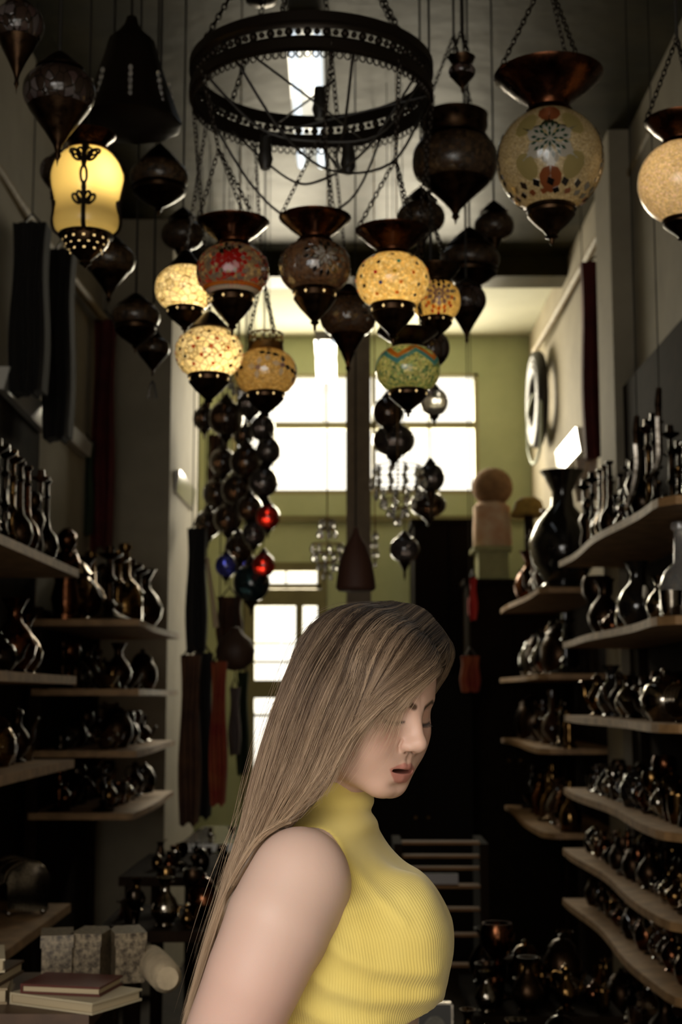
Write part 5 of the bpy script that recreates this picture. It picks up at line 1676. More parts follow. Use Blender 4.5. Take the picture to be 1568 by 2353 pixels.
def hand_sdf(P, w, d, side):
    """a relaxed hand hanging from the wrist w along d, palm towards the thigh"""
    d = d / np.linalg.norm(d)
    f = TF - d * (TF @ d); f /= np.linalg.norm(f)
    inn = np.cross(d, f)
    if inn[1] * side < 0: inn = -inn
    e = s_cap(P, w, w + d * .045, .020, .022)
    e = smin(e, s_cap(P, w + d * .05 + f * .022, w + d * .085 + f * .026, .016, .012), .014)
    e = smin(e, s_cap(P, w + d * .05 - f * .020, w + d * .085 - f * .022, .016, .012), .014)
    for i, (o, L) in enumerate([(.030, .068), (.010, .078), (-.010, .072), (-.028, .056)]):
        b0 = w + d * .085 + f * o
        b1 = b0 + d * L * .45 + inn * .006
        b2 = b1 + d * L * .33 + inn * .014
        b3 = b2 + d * L * .20 + inn * .016
        e = smin(e, s_chain(P, [b0, b1, b2, b3], [.0092, .0085, .0078, .0066]), .006)
    t0 = w + d * .025 + f * .022
    t1 = t0 + d * .035 + f * .022 + inn * .010
    t2 = t1 + d * .030 + f * .006 + inn * .008
    return smin(e, s_chain(P, [t0, t1, t2], [.0125, .0105, .0080]), .010)


NECK0 = np_at(748, 1880, 1.765)


def arm_sdf(P):
    d = s_chain(P, ARM, ARM_R, 0.045)
    d = smin(d, s_ell(P, np_at(688, 2024, 1.616), (0.0520, 0.047, 0.0540)), 0.02)
    return d


def legs_sdf(P):
    d = None
    for s in (1, -1):
        hip = np.array([_kc[0] + 0.0, TY, _kz[0] + .02]) + TL * .082 * s
        kn = np.array([hip[0] + .03, hip[1] - .0, .48]); an = np.array([hip[0] - .01, hip[1], .09])
        toe = an + TF * .15 + np.array([0, 0, -.055]); heel = an - TF * .04 + np.array([0, 0, -.055])
        e = s_chain(P, [hip, kn, an], [.088, .055, .036], .02)
        e = smin(e, s_cap(P, heel, toe, .034, .026), .03)
        d = e if d is None else np.minimum(d, e)
    return d


def body_sdf(P, full=False):
    d = torso_sdf(P)
    nk = s_chain(P, [NECK0, NECK0 * .45 + head_world((0, -.022, -.03)) * .55, head_world((0, -.015, .0))], [.046, .0450, .048], .02)
    d = smin(d, nk, 0.012)
    d = smin(d, arm_sdf(P), 0.022)
    d = smin(d, s_chain(P, ARM2, ARM2_R, 0.02), 0.022)
    lowp = P[..., 2] < 0.97
    if lowp.any():
        dl = smin(d[lowp], hand_sdf(P[lowp], ARM[-1], ARM[-1] - ARM[-2], -1), .012)
        d[lowp] = smin(dl, hand_sdf(P[lowp], ARM2[-1], ARM2[-1] - ARM2[-2], 1), .012)
    q = head_local(P)
    near = (np.abs(q) < 0.17).all(-1)
    if near.any():
        dn = d[near]
        d[near] = smin(dn, head_sdf_local(q[near]), 0.012)
    return d


def surfnets(F, xs, ys, zs):
    ins = F < 0
    nx, ny, nz = F.shape
    s = np.zeros((nx - 1, ny - 1, nz - 1), np.int8)
    for i in (0, 1):
        for j in (0, 1):
            for k in (0, 1):
                s += ins[i:nx - 1 + i, j:ny - 1 + j, k:nz - 1 + k]
    act = np.argwhere((s > 0) & (s < 8))
    idx = -np.ones(s.shape, np.int64)
    idx[act[:, 0], act[:, 1], act[:, 2]] = np.arange(len(act))
    acc = np.zeros((len(act), 3)); cnt = np.zeros(len(act))
    G = [xs, ys, zs]
    corners = [(i, j, k) for i in (0, 1) for j in (0, 1) for k in (0, 1)]
    for c0 in corners:
        for ax in range(3):
            if c0[ax]: continue
            c1 = list(c0); c1[ax] = 1
            a = act + np.array(c0); b = act + np.array(c1)
            fa = F[a[:, 0], a[:, 1], a[:, 2]]; fb = F[b[:, 0], b[:, 1], b[:, 2]]
            m = (fa < 0) != (fb < 0)
            t = np.zeros(len(act)); t[m] = fa[m] / (fa[m] - fb[m])
            for q in range(3):
                pa, pb = G[q][a[:, q]], G[q][b[:, q]]
                acc[:, q] += np.where(m, pa + (pb - pa) * t, 0)
            cnt += m
    V = acc / cnt[:, None]
    faces = []
    for ax in range(3):
        sl0 = [slice(None)] * 3; sl1 = [slice(None)] * 3
        sl0[ax] = slice(0, -1); sl1[ax] = slice(1, None)
        a, b = ins[tuple(sl0)], ins[tuple(sl1)]
        e = np.argwhere(a != b)
        o1, o2 = (ax + 1) % 3, (ax + 2) % 3
        ok = (e[:, o1] > 0) & (e[:, o2] > 0) & (e[:, o1] < F.shape[o1] - 1) & (e[:, o2] < F.shape[o2] - 1)
        e = e[ok]
        flip = a[e[:, 0], e[:, 1], e[:, 2]]
        q = []
        for d1, d2 in ((1, 1), (0, 1), (0, 0), (1, 0)):
            g = e.copy(); g[:, o1] -= d1; g[:, o2] -= d2
            q.append(idx[g[:, 0], g[:, 1], g[:, 2]])
        q = np.stack(q, 1)
        q[~flip] = q[~flip][:, ::-1]
        faces.append(q)
    fc = np.concatenate(faces)
    return V, fc[(fc >= 0).all(1)]


def np_mesh(name, V, Fc, material, parent=None):
    me = bpy.data.meshes.new(name)
    n, m, k = len(V), len(Fc), Fc.shape[1]
    me.vertices.add(n); me.loops.add(m * k); me.polygons.add(m)
    me.vertices.foreach_set('co', np.ascontiguousarray(V, np.float32).ravel())
    me.loops.foreach_set('vertex_index', np.ascontiguousarray(Fc, np.int32).ravel())
    me.polygons.foreach_set('loop_start', np.arange(0, m * k, k, dtype=np.int32))
    me.polygons.foreach_set('use_smooth', np.ones(m, bool))
    me.update(calc_edges=True)
    me.validate()
    me.materials.append(material)
    o = bpy.data.objects.new(name, me)
    COL.objects.link(o)
    if parent: o.parent = parent
    return o


def col_attr(o, name, C):
    a = o.data.color_attributes.new(name, 'FLOAT_COLOR', 'POINT')
    a.data.foreach_set('color', np.ascontiguousarray(np.concatenate([C, np.ones((len(C), 1))], 1), np.float32).ravel())


def eval_grid(fn, xs, ys, zs):
    out = np.empty((len(xs), len(ys), len(zs)), np.float32)
    Y, Z = np.meshgrid(ys, zs, indexing='ij')
    step = max(1, 400000 // Y.size)
    for i in range(0, len(xs), step):
        X = xs[i:i + step]
        P = np.empty((len(X), len(ys), len(zs), 3), np.float64)
        P[..., 0] = X[:, None, None]; P[..., 1] = Y; P[..., 2] = Z
        out[i:i + step] = fn(P.reshape(-1, 3)).reshape(len(X), len(ys), len(zs))
    return out


def axis(lo, hi, f0, f1, fine, coarse):
    a = np.arange(lo, f0, coarse); b = np.arange(f0, f1, fine); c = np.arange(f1, hi + coarse, coarse)
    return np.concatenate([a, b, c])


FINE = globals().get('FINE', 0.0013)
hc = head_world((0, 0.06, -0.01))
gx = axis(-0.30, 0.22, hc[0] - .085, hc[0] + .085, FINE, .0042)
gy = axis(1.48, 2.02, hc[1] - .085, hc[1] + .085, FINE, .0042)
gz = axis(0.60, 1.74, hc[2] - .095, hc[2] + .095, FINE, .0042)

person = empty('person', (float(_kc[0]), TY, 0))
tag(person, 'woman with long straight blonde hair looking down, in a sleeveless yellow ribbed turtleneck', 'person')

BF = eval_grid(body_sdf, gx, gy, gz)
BV, BFc = surfnets(BF, gx, gy, gz)
del BF


def relax(V, F, it):
    e = np.concatenate([F[:, [0, 1]], F[:, [1, 2]], F[:, [2, 3]], F[:, [3, 0]]])
    e = np.concatenate([e, e[:, ::-1]])
    cnt = np.bincount(e[:, 0], minlength=len(V))[:, None] + 1e-9
    for _ in range(it):
        S_ = np.stack([np.bincount(e[:, 0], weights=V[e[:, 1], k], minlength=len(V)) for k in range(3)], 1)
        V = V * .5 + S_ / cnt * .5
    return V


BV = relax(BV, BFc, 2)


def skin_colour(V):
    q = head_local(V)
    x, y, z = np.abs(q[:, 0]), q[:, 1], q[:, 2]
    base = np.tile(np.array([0.58, 0.400, 0.325]), (len(V), 1))
    # face is a touch warmer than the arm
    hd = np.clip((0.13 - np.linalg.norm(q - np.array([0, .03, 0]), axis=1)) / .03, 0, 1)[:, None]
    base = base * (1 - hd) + np.array([0.545, 0.345, 0.262]) * hd

    def mix(c, m):
        nonlocal base
        m = np.clip(m, 0, 1)[:, None]
        base = base * (1 - m) + np.array(c) * m
    # blush on the cheeks and nose tip
    mix((0.56, 0.27, 0.20), 0.45 * np.exp(-(((x - .040) / .018) ** 2 + ((z + .012) / .018) ** 2)) * (y > .03))
    # rosy elbow side of the upper arm
    m = np.exp(-(((V - np_at(590, 2300, 1.59)) / .07) ** 2).sum(1))
    mix((0.62, 0.33, 0.27), 0.55 * m)
    # lips, painted as outlines over the face front
    fr = (y > .055)

    def seg(pts, rs):
        d = np.full(len(x), 1.0)
        for k in range(len(pts) - 1):
            a, b2 = np.array(pts[k]), np.array(pts[k + 1])
            ab = b2 - a
            t = np.clip(((x - a[0]) * ab[0] + (z - a[1]) * ab[1]) / (ab @ ab), 0, 1)
            d = np.minimum(d, np.hypot(x - a[0] - t * ab[0], z - a[1] - t * ab[1]) - (rs[k] + (rs[k + 1] - rs[k]) * t))
        return d
    lip = np.minimum(seg([(0, -.0466), (.0055, -.0456), (.0150, -.0484), (.0228, -.0504)], [.0038, .0046, .0030, .0007]),
                     seg([(0, -.0612), (.0085, -.0602), (.0165, -.0556), (.0228, -.0510)], [.0068, .0060, .0032, .0007]))
    mix((0.42, 0.175, 0.135), (0.0008 - lip) / 0.0014 * fr)
    ml = s_ell(q, (0, 0.0830, -0.0520), (0.0208, 0.0150, 0.0033))
    mix((0.05, 0.018, 0.014), (0.0004 - ml) / 0.0008 * fr)  # shade inside the parted lips painted into the colour
    # brows
    br = seg([(.0105, .0262), (.0280, .0330), (.0440, .0295)], [.0046, .0036, .0018])
    mix((0.085, 0.048, 0.030), (0.0006 - br) / 0.0026 * 0.92 * fr)
    # dark lash line along the closed lids and a rosy lid crease
    ly = 0.0066 - 0.0030 * (1 - ((x - .0305) / .015) ** 2)
    m = np.clip((.0165 - np.abs(x - .0305)) / .002, 0, 1) * fr
    mix((0.035, 0.018, 0.012), np.exp(-((z - ly) / .0015) ** 2) * m)
    mix((0.40, 0.19, 0.125), 0.5 * np.exp(-(((z - .0155) / .008) ** 2 + ((x - .0305) / .014) ** 2)) * fr)
    return base


skin, nt, b = new_mat('skin')
ca = node(nt, 'ShaderNodeVertexColor', layer_name='tone')
nz = node(nt, 'ShaderNodeTexNoise', inp={'Scale': 900.0, 'Detail': 3.0})
tcn = node(nt, 'ShaderNodeTexCoord')
bp = node(nt, 'ShaderNodeBump', inp={'Strength': 0.12, 'Distance': 0.0006})
nt.links.new(tcn.outputs['Object'], nz.inputs['Vector'])
nt.links.new(nz.outputs['Fac'], bp.inputs['Height'])
nt.links.new(bp.outputs['Normal'], b.inputs['Normal'])
nt.links.new(ca.outputs['Color'], b.inputs['Base Color'])
b.inputs['Roughness'].default_value = 0.48
b.inputs['Specular IOR Level'].default_value = 0.35
b.inputs['Subsurface Weight'].default_value = 0.25
b.inputs['Subsurface Radius'].default_value = (0.010, 0.004, 0.002)
b.inputs['Subsurface Scale'].default_value = 0.6

PO = np.array(person.location)
body = np_mesh('body', BV - PO, BFc, skin, person)
col_attr(body, 'tone', skin_colour(BV))

# lashes of the lowered lids
lash = MB()
for s_ in (1, -1):
    for i in range(26):
        xx = .0175 + .0265 * i / 25
        zz = 0.0066 - 0.0030 * (1 - ((xx - .0305) / .015) ** 2)
        yy = .120
        for k in range(60):       # walk in to the lid
            if head_sdf_local(np.array([[xx, yy, zz]]))[0] < .0004: break
            yy -= .001
        L = .0050 + .0014 * i / 25
        sp = (xx - .030) * .30
        pts = [head_world((s_ * (xx + sp * q), yy + L * (.62 * q), zz - L * (.85 * q - .25 * q * q))) - PO for q in (0, .33, .66, 1)]
        lash.tube(pts, [.00032, .00028, .00020, .00008], 4)
tag(lash.build('eyelashes', mat('dark_lash', (0.012, 0.008, 0.006), 0.6), person), 'dark lashes')

# ------------------------------------------------------------------ yellow top
NT = np_at(750, 1828, 1.768)
ARMHOLE = np_at(684, 2024, 1.6)


def top_sdf(P):
    z = P[..., 2]
    d = torso_sdf(P) - 0.0045
    # cloth hangs loosely from the bust to the hem, in soft cross folds
    hem = np.clip((1.335 - z) / .10, 0, 1) * np.clip((z - 1.10) / .03, 0, 1)
    u, v = torso_uv(P)
    d = d - 0.010 * np.clip((u + .03) / .10, 0, 1) * hem
    x2 = P[..., [0, 2]]
    for pts, amp, wid in FOLDS:
        e = np.full(z.shape, 9.0)
        for k in range(len(pts) - 1):
            a, b = pts[k][[0, 2]], pts[k + 1][[0, 2]]
            ab = b - a
            t = np.clip(((x2 - a) @ ab) / (ab @ ab), 0, 1)
            e = np.minimum(e, np.sqrt(((x2 - a - t[..., None] * ab) ** 2).sum(-1)))
        d = d - amp * np.exp(-(e / wid) ** 2) * (v > -.02)
    # turtleneck: a doubled, rolled collar
    up = head_world((0, -.02, -.03)) - NECK0; up /= np.linalg.norm(up)
    q = P - NT
    h = q @ up
    rad = np.sqrt(np.maximum((q * q).sum(-1) - h * h, 0))
    prof = 0.0505 + 0.0085 * np.abs(np.sin((h + .012) / .026 * PI)) ** .6 + 0.012 * np.clip((-h - .030) / .03, 0, 1)
    col = smax((rad - prof) * .8, h - 0.019, .008)
    col = np.maximum(col, -h - .065)
    d = smin(d, col, 0.005)
    # near armhole and far armhole
    for c, s in ((ARMHOLE, 1), (ARMHOLE + np.array([.03, .28, 0]), -1)):
        q = P - c
        el = (np.sqrt((q[..., 0] / .0535) ** 2 + (q[..., 2] / .0570) ** 2) - 1) * .054
        el = smax(el, (q[..., 1] * s - .085), .02)
        d = smax(d, -el, .006)
    # hem
    u, v = torso_uv(P)
    zc = HEM + 0.34 * np.clip(u, -.14, .14) + 0.003 * np.sin(v * 40)
    d = np.maximum(d, (zc - z))
    return d


HEM = np_at(900, 2378, TY)[2]
FOLDS = [([np_at(752, 2150, 1.63), np_at(800, 2190, 1.628), np_at(860, 2215, 1.628), np_at(935, 2228, 1.63), np_at(1000, 2225, 1.66)], .0040, .0105),
         ([np_at(698, 2215, 1.63), np_at(760, 2262, 1.628), np_at(850, 2292, 1.626), np_at(940, 2300, 1.63), np_at(1010, 2285, 1.66)], .0046, .0105),
         ([np_at(655, 2285, 1.63), np_at(720, 2325, 1.63), np_at(800, 2352, 1.63), np_at(870, 2362, 1.63)], .0044, .010),
         ([np_at(800, 2085, 1.63), np_at(860, 2075, 1.63), np_at(930, 2050, 1.64)], .0030, .012),
         ([np_at(790, 1965, 1.64), np_at(850, 2035, 1.64), np_at(930, 2110, 1.64)], .0016, .006)]
tx = np.arange(-.16, .18, .0026); ty = np.arange(1.56, 1.95, .0026); tz = np.arange(1.05, 1.44, .0026)
TFd = eval_grid(top_sdf, tx, ty, tz)
TV, TFc = surfnets(TFd, tx, ty, tz)
del TFd

yellow, nt, b = new_mat('yellow_rib_knit')
at_rib = node(nt, 'ShaderNodeAttribute', attribute_name='rib')
m1 = node(nt, 'ShaderNodeMath', operation='SINE')
nt.links.new(at_rib.outputs['Fac'], m1.inputs[0])
mk = node(nt, 'ShaderNodeAttribute', attribute_name='ribmask')
m2 = node(nt, 'ShaderNodeMath', operation='MULTIPLY')
nt.links.new(m1.outputs[0], m2.inputs[0]); nt.links.new(mk.outputs['Fac'], m2.inputs[1])
tcn = node(nt, 'ShaderNodeTexCoord')
nz = node(nt, 'ShaderNodeTexNoise', inp={'Scale': 1400.0, 'Detail': 3.0})
nt.links.new(tcn.outputs['Object'], nz.inputs['Vector'])
m3 = node(nt, 'ShaderNodeMath', operation='MULTIPLY_ADD', inp={1: 0.55})
nt.links.new(nz.outputs['Fac'], m3.inputs[0]); nt.links.new(m2.outputs[0], m3.inputs[2])
bp = node(nt, 'ShaderNodeBump', inp={'Strength': 0.24, 'Distance': 0.0010})
nt.links.new(m3.outputs[0], bp.inputs['Height']); nt.links.new(bp.outputs['Normal'], b.inputs['Normal'])
nz2 = node(nt, 'ShaderNodeTexNoise', inp={'Scale': 9.0, 'Detail': 3.0})
nt.links.new(tcn.outputs['Object'], nz2.inputs['Vector'])
rp = node(nt, 'ShaderNodeValToRGB')
rp.color_ramp.elements[0].color = (0.66, 0.48, 0.105, 1)
rp.color_ramp.elements[1].color = (0.68, 0.56, 0.185, 1)
nt.links.new(nz2.outputs['Fac'], rp.inputs['Fac']); nt.links.new(rp.outputs['Color'], b.inputs['Base Color'])
b.inputs['Roughness'].default_value = 0.9
b.inputs['Specular IOR Level'].default_value = 0.15
b.inputs['Sheen Weight'].default_value = 0.35
b.inputs['Sheen Roughness'].default_value = 0.5
b.inputs['Sheen Tint'].default_value = (1, 0.95, 0.75, 1)

top = np_mesh('turtleneck_top', TV - PO, TFc, yellow, person)
tag(top, 'sleeveless yellow ribbed turtleneck')
tu, tv = torso_uv(TV)
ang = np.unwrap(np.arctan2(tv, tu))
ang = np.arctan2(tv, tu)
# ribs run up the cloth: count them round the body from the hidden far side
ang2 = np.mod(ang + PI * 0.75, 2 * PI)
a = top.data.attributes.new('rib', 'FLOAT', 'POINT')
a.data.foreach_set('value', (ang2 * 290.0).astype(np.float32))
a = top.data.attributes.new('ribmask', 'FLOAT', 'POINT')
a.data.foreach_set('value', np.clip(0.15 + (1.31 - TV[:, 2]) / .08, 0.15, 0.8).astype(np.float32) * 1.0)


# trousers and shoes below the frame
def trouser_sdf(P):
    d = smin(torso_sdf(P) - .005, legs_sdf(P) - .008, .03)
    return np.maximum(np.maximum(d, P[..., 2] - .97), .075 - P[..., 2])


lx = np.arange(-.36, .26, .009); ly = np.arange(1.5, 2.02, .009)
V, Fc = surfnets(eval_grid(trouser_sdf, lx, ly, np.arange(.05, 1.0, .011)), lx, ly, np.arange(.05, 1.0, .011))
np_mesh('trousers', V - PO, Fc, mat('dark_denim', (0.03, 0.035, 0.05), 0.9, bump=0.2, bscale=900), person)
V, Fc = surfnets(eval_grid(lambda P: np.maximum(legs_sdf(P) - .002, np.maximum(P[..., 2] - .11, .004 - P[..., 2])), lx, ly, np.arange(-.02, .13, .006)), lx, ly, np.arange(-.02, .13, .006))
np_mesh('shoes', V - PO, Fc, mat('black_leather', (0.02, 0.018, 0.016), 0.4), person)
# ------------------------------------------------------------------ her hair: long strands laid over a thick under-layer
HY = 1.765
GUIDES = [  # (column, row, depth offset) from the parting down, from the back of the head round to the strands beside the face
    [(905, 1388, .045), (815, 1402, .075), (735, 1440, .085), (685, 1510, .085), (645, 1610, .080), (612, 1710, .075), (585, 1810, .07), (560, 1905, .06), (528, 2010, .05), (494, 2125, .02), (458, 2245, -.01), (420, 2372, -.03)],
    [(905, 1384, .01), (815, 1396, .005), (738, 1432, .0), (684, 1502, .0), (642, 1602, -.005), (608, 1704, -.01), (580, 1804, -.015), (556, 1900, -.02), (524, 2005, -.03), (489, 2120, -.04), (453, 2240, -.05), (418, 2370, -.06)],
    [(908, 1384, -.004), (828, 1402, -.03), (758, 1445, -.055), (704, 1520, -.072), (664, 1615, -.078), (630, 1715, -.08), (603, 1812, -.085), (577, 1905, -.095), (543, 2008, -.10), (508, 2122, -.11), (470, 2242, -.115), (432, 2370, -.12)],
    [(915, 1385, -.006), (845, 1412, -.04), (782, 1462, -.072), (730, 1540, -.092), (690, 1632, -.098), (656, 1728, -.098), (627, 1818, -.10), (598, 1905, -.115), (562, 2005, -.125), (526, 2118, -.13), (489, 2238, -.135), (448, 2368, -.14)],
    [(925, 1386, -.008), (862, 1420, -.045), (806, 1480, -.080), (758, 1562, -.102), (720, 1650, -.105), (686, 1740, -.105), (655, 1822, -.11), (622, 1900, -.128), (584, 1990, -.145), (545, 2100, -.15), (506, 2225, -.152), (464, 2366, -.155)],
    [(945, 1388, -.010), (890, 1428, -.048), (840, 1492, -.084), (795, 1575, -.106), (758, 1662, -.110), (724, 1748, -.108), (692, 1822, -.115), (657, 1885, -.135), (618, 1955, -.150), (578, 2055, -.158), (535, 2180, -.162), (487, 2340, -.162)],
    [(968, 1396, -.010), (920, 1438, -.046), (874, 1502, -.082), (832, 1585, -.107), (797, 1668, -.113), (765, 1748, -.112), (732, 1815, -.118), (690, 1866, -.132), (640, 1922, -.148), (592, 2002, -.158), (553, 2106, -.163), (512, 2240, -.163)],
    [(990, 1412, -.008), (952, 1444, -.038), (914, 1488, -.070), (878, 1542, -.098), (843, 1608, -.112), (810, 1680, -.114), (779, 1748, -.115), (745, 1808, -.121), (690, 1866, -.136), (630, 1932, -.150), (584, 2025, -.157), (546, 2140, -.157)],
    [(1012, 1440, -.004), (982, 1464, -.030), (950, 1494, -.056), (916, 1530, -.082), (882, 1570, -.101), (850, 1612, -.112), (820, 1658, -.115), (792, 1708, -.115), (767, 1760, -.117), (737, 1814, -.124), (696, 1858, -.136), (655, 1902, -.145)],
    [(1028, 1468, .002), (1009, 1486, -.020), (985, 1508, -.042), (958, 1534, -.066), (930, 1562, -.088), (900, 1594, -.103), (868, 1628, -.112), (836, 1662, -.115), (806, 1702, -.115), (780, 1750, -.116), (756, 1800, -.121), (735, 1842, -.129)],
    [(1034, 1490, .006), (1018, 1504, -.010), (998, 1522, -.030), (975, 1542, -.052), (953, 1563, -.074), (936, 1592, -.090), (923, 1624, -.100), (912, 1660, -.106), (899, 1700, -.111), (878, 1740, -.113), (845, 1778, -.114), (806, 1812, -.117)],
]
# the far side, which falls behind her face and shoulder
FAR = [
    [(905, 1386, .03), (900, 1392, .08), (885, 1430, .125), (860, 1500, .155), (830, 1600, .165), (800, 1700, .165), (770, 1800, .165), (735, 1900, .17), (705, 2000, .18), (670, 2100, .18), (640, 2200, .175), (610, 2320, .17)],
    [(955, 1394, .03), (955, 1405, .075), (950, 1445, .115), (925, 1515, .145), (890, 1610, .155), (850, 1710, .155), (810, 1800, .16), (770, 1890, .175), (735, 1990, .185), (700, 2100, .185), (665, 2200, .18), (630, 2320, .175)],
    [(1000, 1424, .03), (1010, 1440, .065), (1008, 1478, .095), (986, 1535, .125), (945, 1615, .14), (900, 1700, .145), (850, 1785, .155), (795, 1870, .175), (755, 1970, .187), (720, 2080, .187), (685, 2190, .182), (650, 2310, .178)],
    [(1030, 1462, .022), (1044, 1486, .042), (1044, 1514, .060), (1030, 1550, .078), (1004, 1588, .10), (962, 1655, .125), (910, 1730, .145), (845, 1810, .165), (785, 1890, .185), (745, 1985, .19), (710, 2090, .187), (675, 2210, .18)],
]
KP = 30


def resample(g, n=KP):
    return np.array([list(p) for p in catmull([at(px, py, HY + dy) for px, py, dy in g], n)])


def hair_sdf(P):
    d = head_sdf_local(head_local(P))
    d = np.minimum(d, torso_sdf(P) - .006)
    d = np.minimum(d, arm_sdf(P))
    return np.minimum(d, s_chain(P, [NECK0, head_world((0, -.022, -.03))], [.052, .050]))


def push_out(P, margin):
    sh = P.shape
    P = P.reshape(-1, 3).copy()
    margin = np.broadcast_to(margin, sh[:-1]).reshape(-1)
    for it in range(4):
        d = hair_sdf(P)
        bad = d < margin
        if not bad.any(): break
        Q = P[bad]
        e = 0.001
        g = np.stack([hair_sdf(Q + np.eye(3)[k] * e) - hair_sdf(Q - np.eye(3)[k] * e) for k in range(3)], 1)
        g /= np.linalg.norm(g, axis=1, keepdims=True) + 1e-9
        P[bad] = Q + g * (margin[bad] - d[bad])[:, None]
    return P.reshape(sh)


def guide_fn(G):
    A = np.stack([resample(g) for g in G])       # guides x points x 3

    def f(u):
        u = np.clip(np.asarray(u), 0, len(G) - 1 - 1e-6)
        i = u.astype(int); t = (u - i)[:, None, None]
        p0, p1, p2, p3 = A[np.maximum(i - 1, 0)], A[i], A[i + 1], A[np.minimum(i + 2, len(G) - 1)]
        return 0.5 * (2 * p1 + (p2 - p0) * t + (2 * p0 - 5 * p1 + 4 * p2 - p3) * t * t + (3 * p1 - p0 - 3 * p2 + p3) * t ** 3)
    return f, A


near_f, NA = guide_fn(GUIDES)
far_f, FA = guide_fn(FAR)


def smooth_noise(n, k, f):
    """n smooth random walks of k points, about f bends each"""
    c = RNG.normal(0, 1, (n, f + 3))
    t = np.linspace(0, f, k)
    i = t.astype(int); u = t - i
    p0, p1, p2 = c[:, i], c[:, i + 1], c[:, np.minimum(i + 2, f + 2)]
    return 0.5 * (p0 * (1 - u) ** 2 + p1 * (1 + 2 * u - 2 * u * u) + p2 * u * u)


def strands(f, us, lift, spread, wob, margin, keep):
    n = len(us)
    P = f(us)
    e = 0.05
    du = f(np.clip(us + e, 0, 99)) - f(np.clip(us - e, 0, 99))
    dv = np.gradient(P, axis=1)
    N = np.cross(du, dv)
    N /= np.linalg.norm(N, axis=2, keepdims=True) + 1e-9
    if N[:, :, 1].mean() > 0: N = -N
    D = du / (np.linalg.norm(du, axis=2, keepdims=True) + 1e-9)
    t = np.linspace(0, 1, KP)
    env = np.clip(t * 6, 0.15, 1)
    P = P + D * (smooth_noise(n, KP, 3) * wob * env)[..., None] + N * (np.abs(smooth_noise(n, KP, 3)) * lift * env)[..., None]
    P = P + D * (spread[:, None] * (0.25 + t ** 1.3))[..., None]
    P = push_out(P, margin)
    # cut each strand at its own length
    out = np.empty_like(P)
    for i in range(n):
        tt = t * keep[i]
        for q in range(3): out[i, :, q] = np.interp(tt, t, P[i, :, q])
    return out


def strand_mesh(name, P, rad, tone, material, parent):
    n, k, _ = P.shape
    T = np.gradient(P, axis=1)
    T /= np.linalg.norm(T, axis=2, keepdims=True) + 1e-9
    ref = np.array([0.35, -0.9, 0.2])
    A = np.cross(T, ref); A /= np.linalg.norm(A, axis=2, keepdims=True) + 1e-9
    B = np.cross(T, A)
    t = np.linspace(0, 1, k)
    r = rad[:, None] * np.clip(np.minimum(0.5 + t * 8, (1.02 - t) * 5), 0.12, 1)[None]
    V = np.empty((n, k, 3, 3))
    for j in range(3):
        g = 2 * PI * j / 3
        V[:, :, j] = P + (A * math.cos(g) + B * math.sin(g)) * r[..., None]
    idx = np.arange(n * k * 3).reshape(n, k, 3)
    F = []
    for j in range(3):
        l = (j + 1) % 3
        F.append(np.stack([idx[:, :-1, j], idx[:, :-1, l], idx[:, 1:, l], idx[:, 1:, j]], -1).reshape(-1, 4))
    o = np_mesh(name, V.reshape(-1, 3) - PO, np.concatenate(F), material, parent)
    # colour of each hair: natural dark root deepened as shade, paler to the tip
    C = np.empty((n, k, 3, 3))
    root = np.array([0.030, 0.0165, 0.0095]); mid = np.array([0.27, 0.160, 0.092]); tip = np.array([0.72, 0.52, 0.34])
    g = np.clip(t[None] * 2.4 + tone[:, None] * 0.42 - 0.44, 0, 1)
    g2 = np.clip(t[None] * 0.9 + tone[:, None] * 0.75 - 0.42, 0, 1)
    c = root * (1 - g[..., None]) + mid * g[..., None]
    c = c * (1 - g2[..., None]) + tip * g2[..., None]
    C[:] = c[:, :, None]
    col_attr(o, 'tone', C.reshape(-1, 3))
    return o


hair_mat, nt, b = new_mat('blonde_hair')
ca = node(nt, 'ShaderNodeVertexColor', layer_name='tone')
nt.links.new(ca.outputs['Color'], b.inputs['Base Color'])
b.inputs['Roughness'].default_value = 0.38
b.inputs['Specular IOR Level'].default_value = 0.55
b.inputs['Sheen Weight'].default_value = 0.1
trl = node(nt, 'ShaderNodeBsdfTranslucent'); mxs = node(nt, 'ShaderNodeMixShader', inp={0: 0.38})
nt.links.new(ca.outputs['Color'], trl.inputs[0]); nt.links.new(b.outputs[0], mxs.inputs[1]); nt.links.new(trl.outputs[0], mxs.inputs[2])
nt.links.new(mxs.outputs[0], nt.nodes['Material Output'].inputs[0])


# under-layer: a thick sheet from the near strands round the back to the far side
n_u = 56
Pn = push_out(near_f(np.linspace(0, len(GUIDES) - 2.25, n_u)), 0.003)
Pf = push_out(far_f(np.linspace(0, len(FAR) - 1.6, 22)), 0.003)
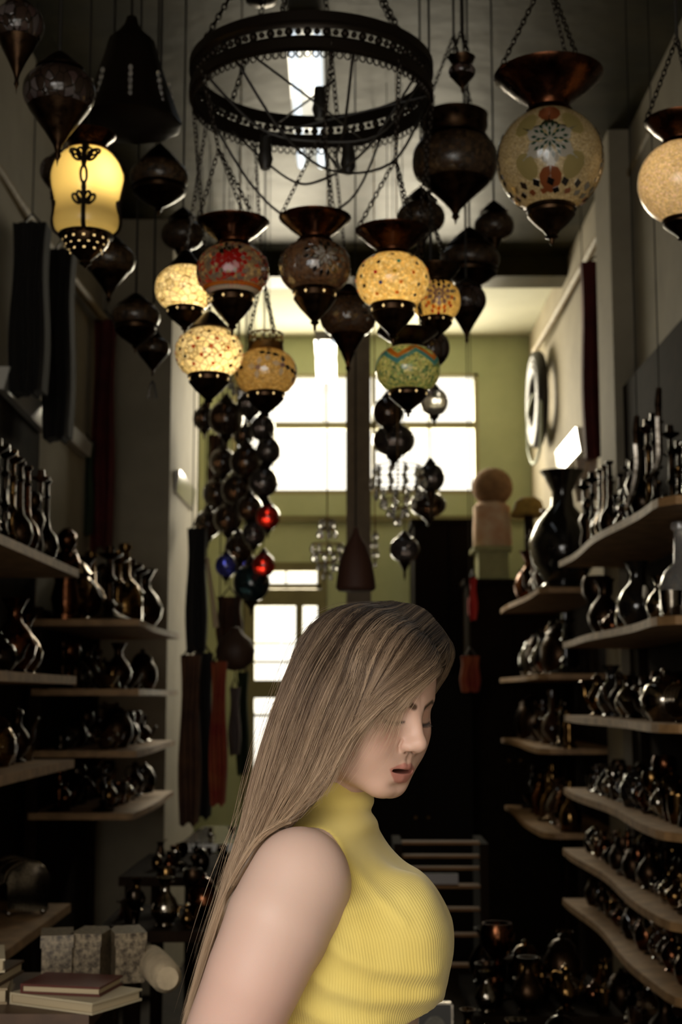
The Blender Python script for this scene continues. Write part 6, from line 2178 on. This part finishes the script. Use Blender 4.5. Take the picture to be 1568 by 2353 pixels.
# join: far sheet reversed, then near sheet
P = np.concatenate([Pf[::-1], Pn])
kk = int(KP * 0.93)
P = P[:, :kk]
nu = len(P)
dv = np.gradient(P, axis=1); du = np.gradient(P, axis=0)
N = np.cross(du, dv); N /= np.linalg.norm(N, axis=2, keepdims=True) + 1e-9
cen = np.array(head_world((0, -.01, .02)))
if ((P - cen) * N)[22:, 4:12].sum() < 0: N = -N
inner = P - N * 0.004
V = np.concatenate([P.reshape(-1, 3), inner.reshape(-1, 3)])
i0 = np.arange(nu * kk).reshape(nu, kk); i1 = i0 + nu * kk
Fq = [np.stack([i0[:-1, :-1], i0[1:, :-1], i0[1:, 1:], i0[:-1, 1:]], -1).reshape(-1, 4),
      np.stack([i1[:-1, :-1], i1[:-1, 1:], i1[1:, 1:], i1[1:, :-1]], -1).reshape(-1, 4)]
for a0, a1 in ((i0[0], i1[0]), (i0[-1][::-1], i1[-1][::-1]), (i0[:, -1], i1[:, -1]), (i0[::-1, 0], i1[::-1, 0])):
    Fq.append(np.stack([a0[:-1], a0[1:], a1[1:], a1[:-1]], -1))
hair = np_mesh('hair', V - PO, np.concatenate(Fq), hair_mat, person)
tag(hair, 'long straight blonde hair with darker roots')
t = np.linspace(0, 1, KP)[:kk]
streak = (RNG.random(nu) * .3 + .85)[:, None, None]
C = (np.array([0.026, 0.015, 0.009]) * (1 - np.clip(t * 2.2, 0, 1))[None, :, None] + np.array([0.17, 0.105, 0.058]) * np.clip(t * 2.2, 0, 1)[None, :, None]) * streak
col_attr(hair, 'tone', np.concatenate([C.reshape(-1, 3)] * 2))


def lay(name, f, n, umax, clumps, lift, wob, margin, umin=0.0, rad=(.00016, .00034), keep=(.82, 1.0), spread=.0035, tone_s=.28, tone_off=0.0):
    cu = np.sort(RNG.uniform(umin, umax, clumps))
    ct = RNG.normal(0, tone_s, clumps)
    ci = RNG.integers(0, clumps, n)
    us = np.clip(cu[ci] + RNG.normal(0, .06, n), umin, umax)
    sp = RNG.normal(0, spread, n)
    kp = RNG.uniform(keep[0], keep[1], n)
    mg = (margin + RNG.uniform(0, .004, n))[:, None]
    P = strands(f, us, lift, sp, wob, mg, kp)
    tone = np.clip(.5 + tone_off + ct[ci] + RNG.normal(0, .08, n), 0, 1)
    return strand_mesh(name, P, RNG.uniform(rad[0], rad[1], n), tone, hair_mat, hair)


UM = len(GUIDES) - 1
lay('hair_strands', near_f, 7600, UM - .9, 130, .0020, .0008, .0035, tone_s=.34)
lay('hair_locks', near_f, 1700, UM - .8, 40, .005, .0018, .006, umin=1.2, spread=.004, tone_s=.42)
lay('wispy_strands', near_f, 420, UM, 40, .003, .0016, .0035, umin=UM - 1.0, spread=.004, keep=(.40, .82), rad=(.00012, .00026), tone_s=.2)
lay('far_hair_strands', far_f, 1100, len(FAR) - 1, 50, .003, .002, .003, tone_off=.4)  # raised tone puts the golden backlight into these strands' colour
lay('flyaway_hairs', near_f, 170, UM, 120, .012, .007, .006, rad=(.00012, .0002), spread=.012)
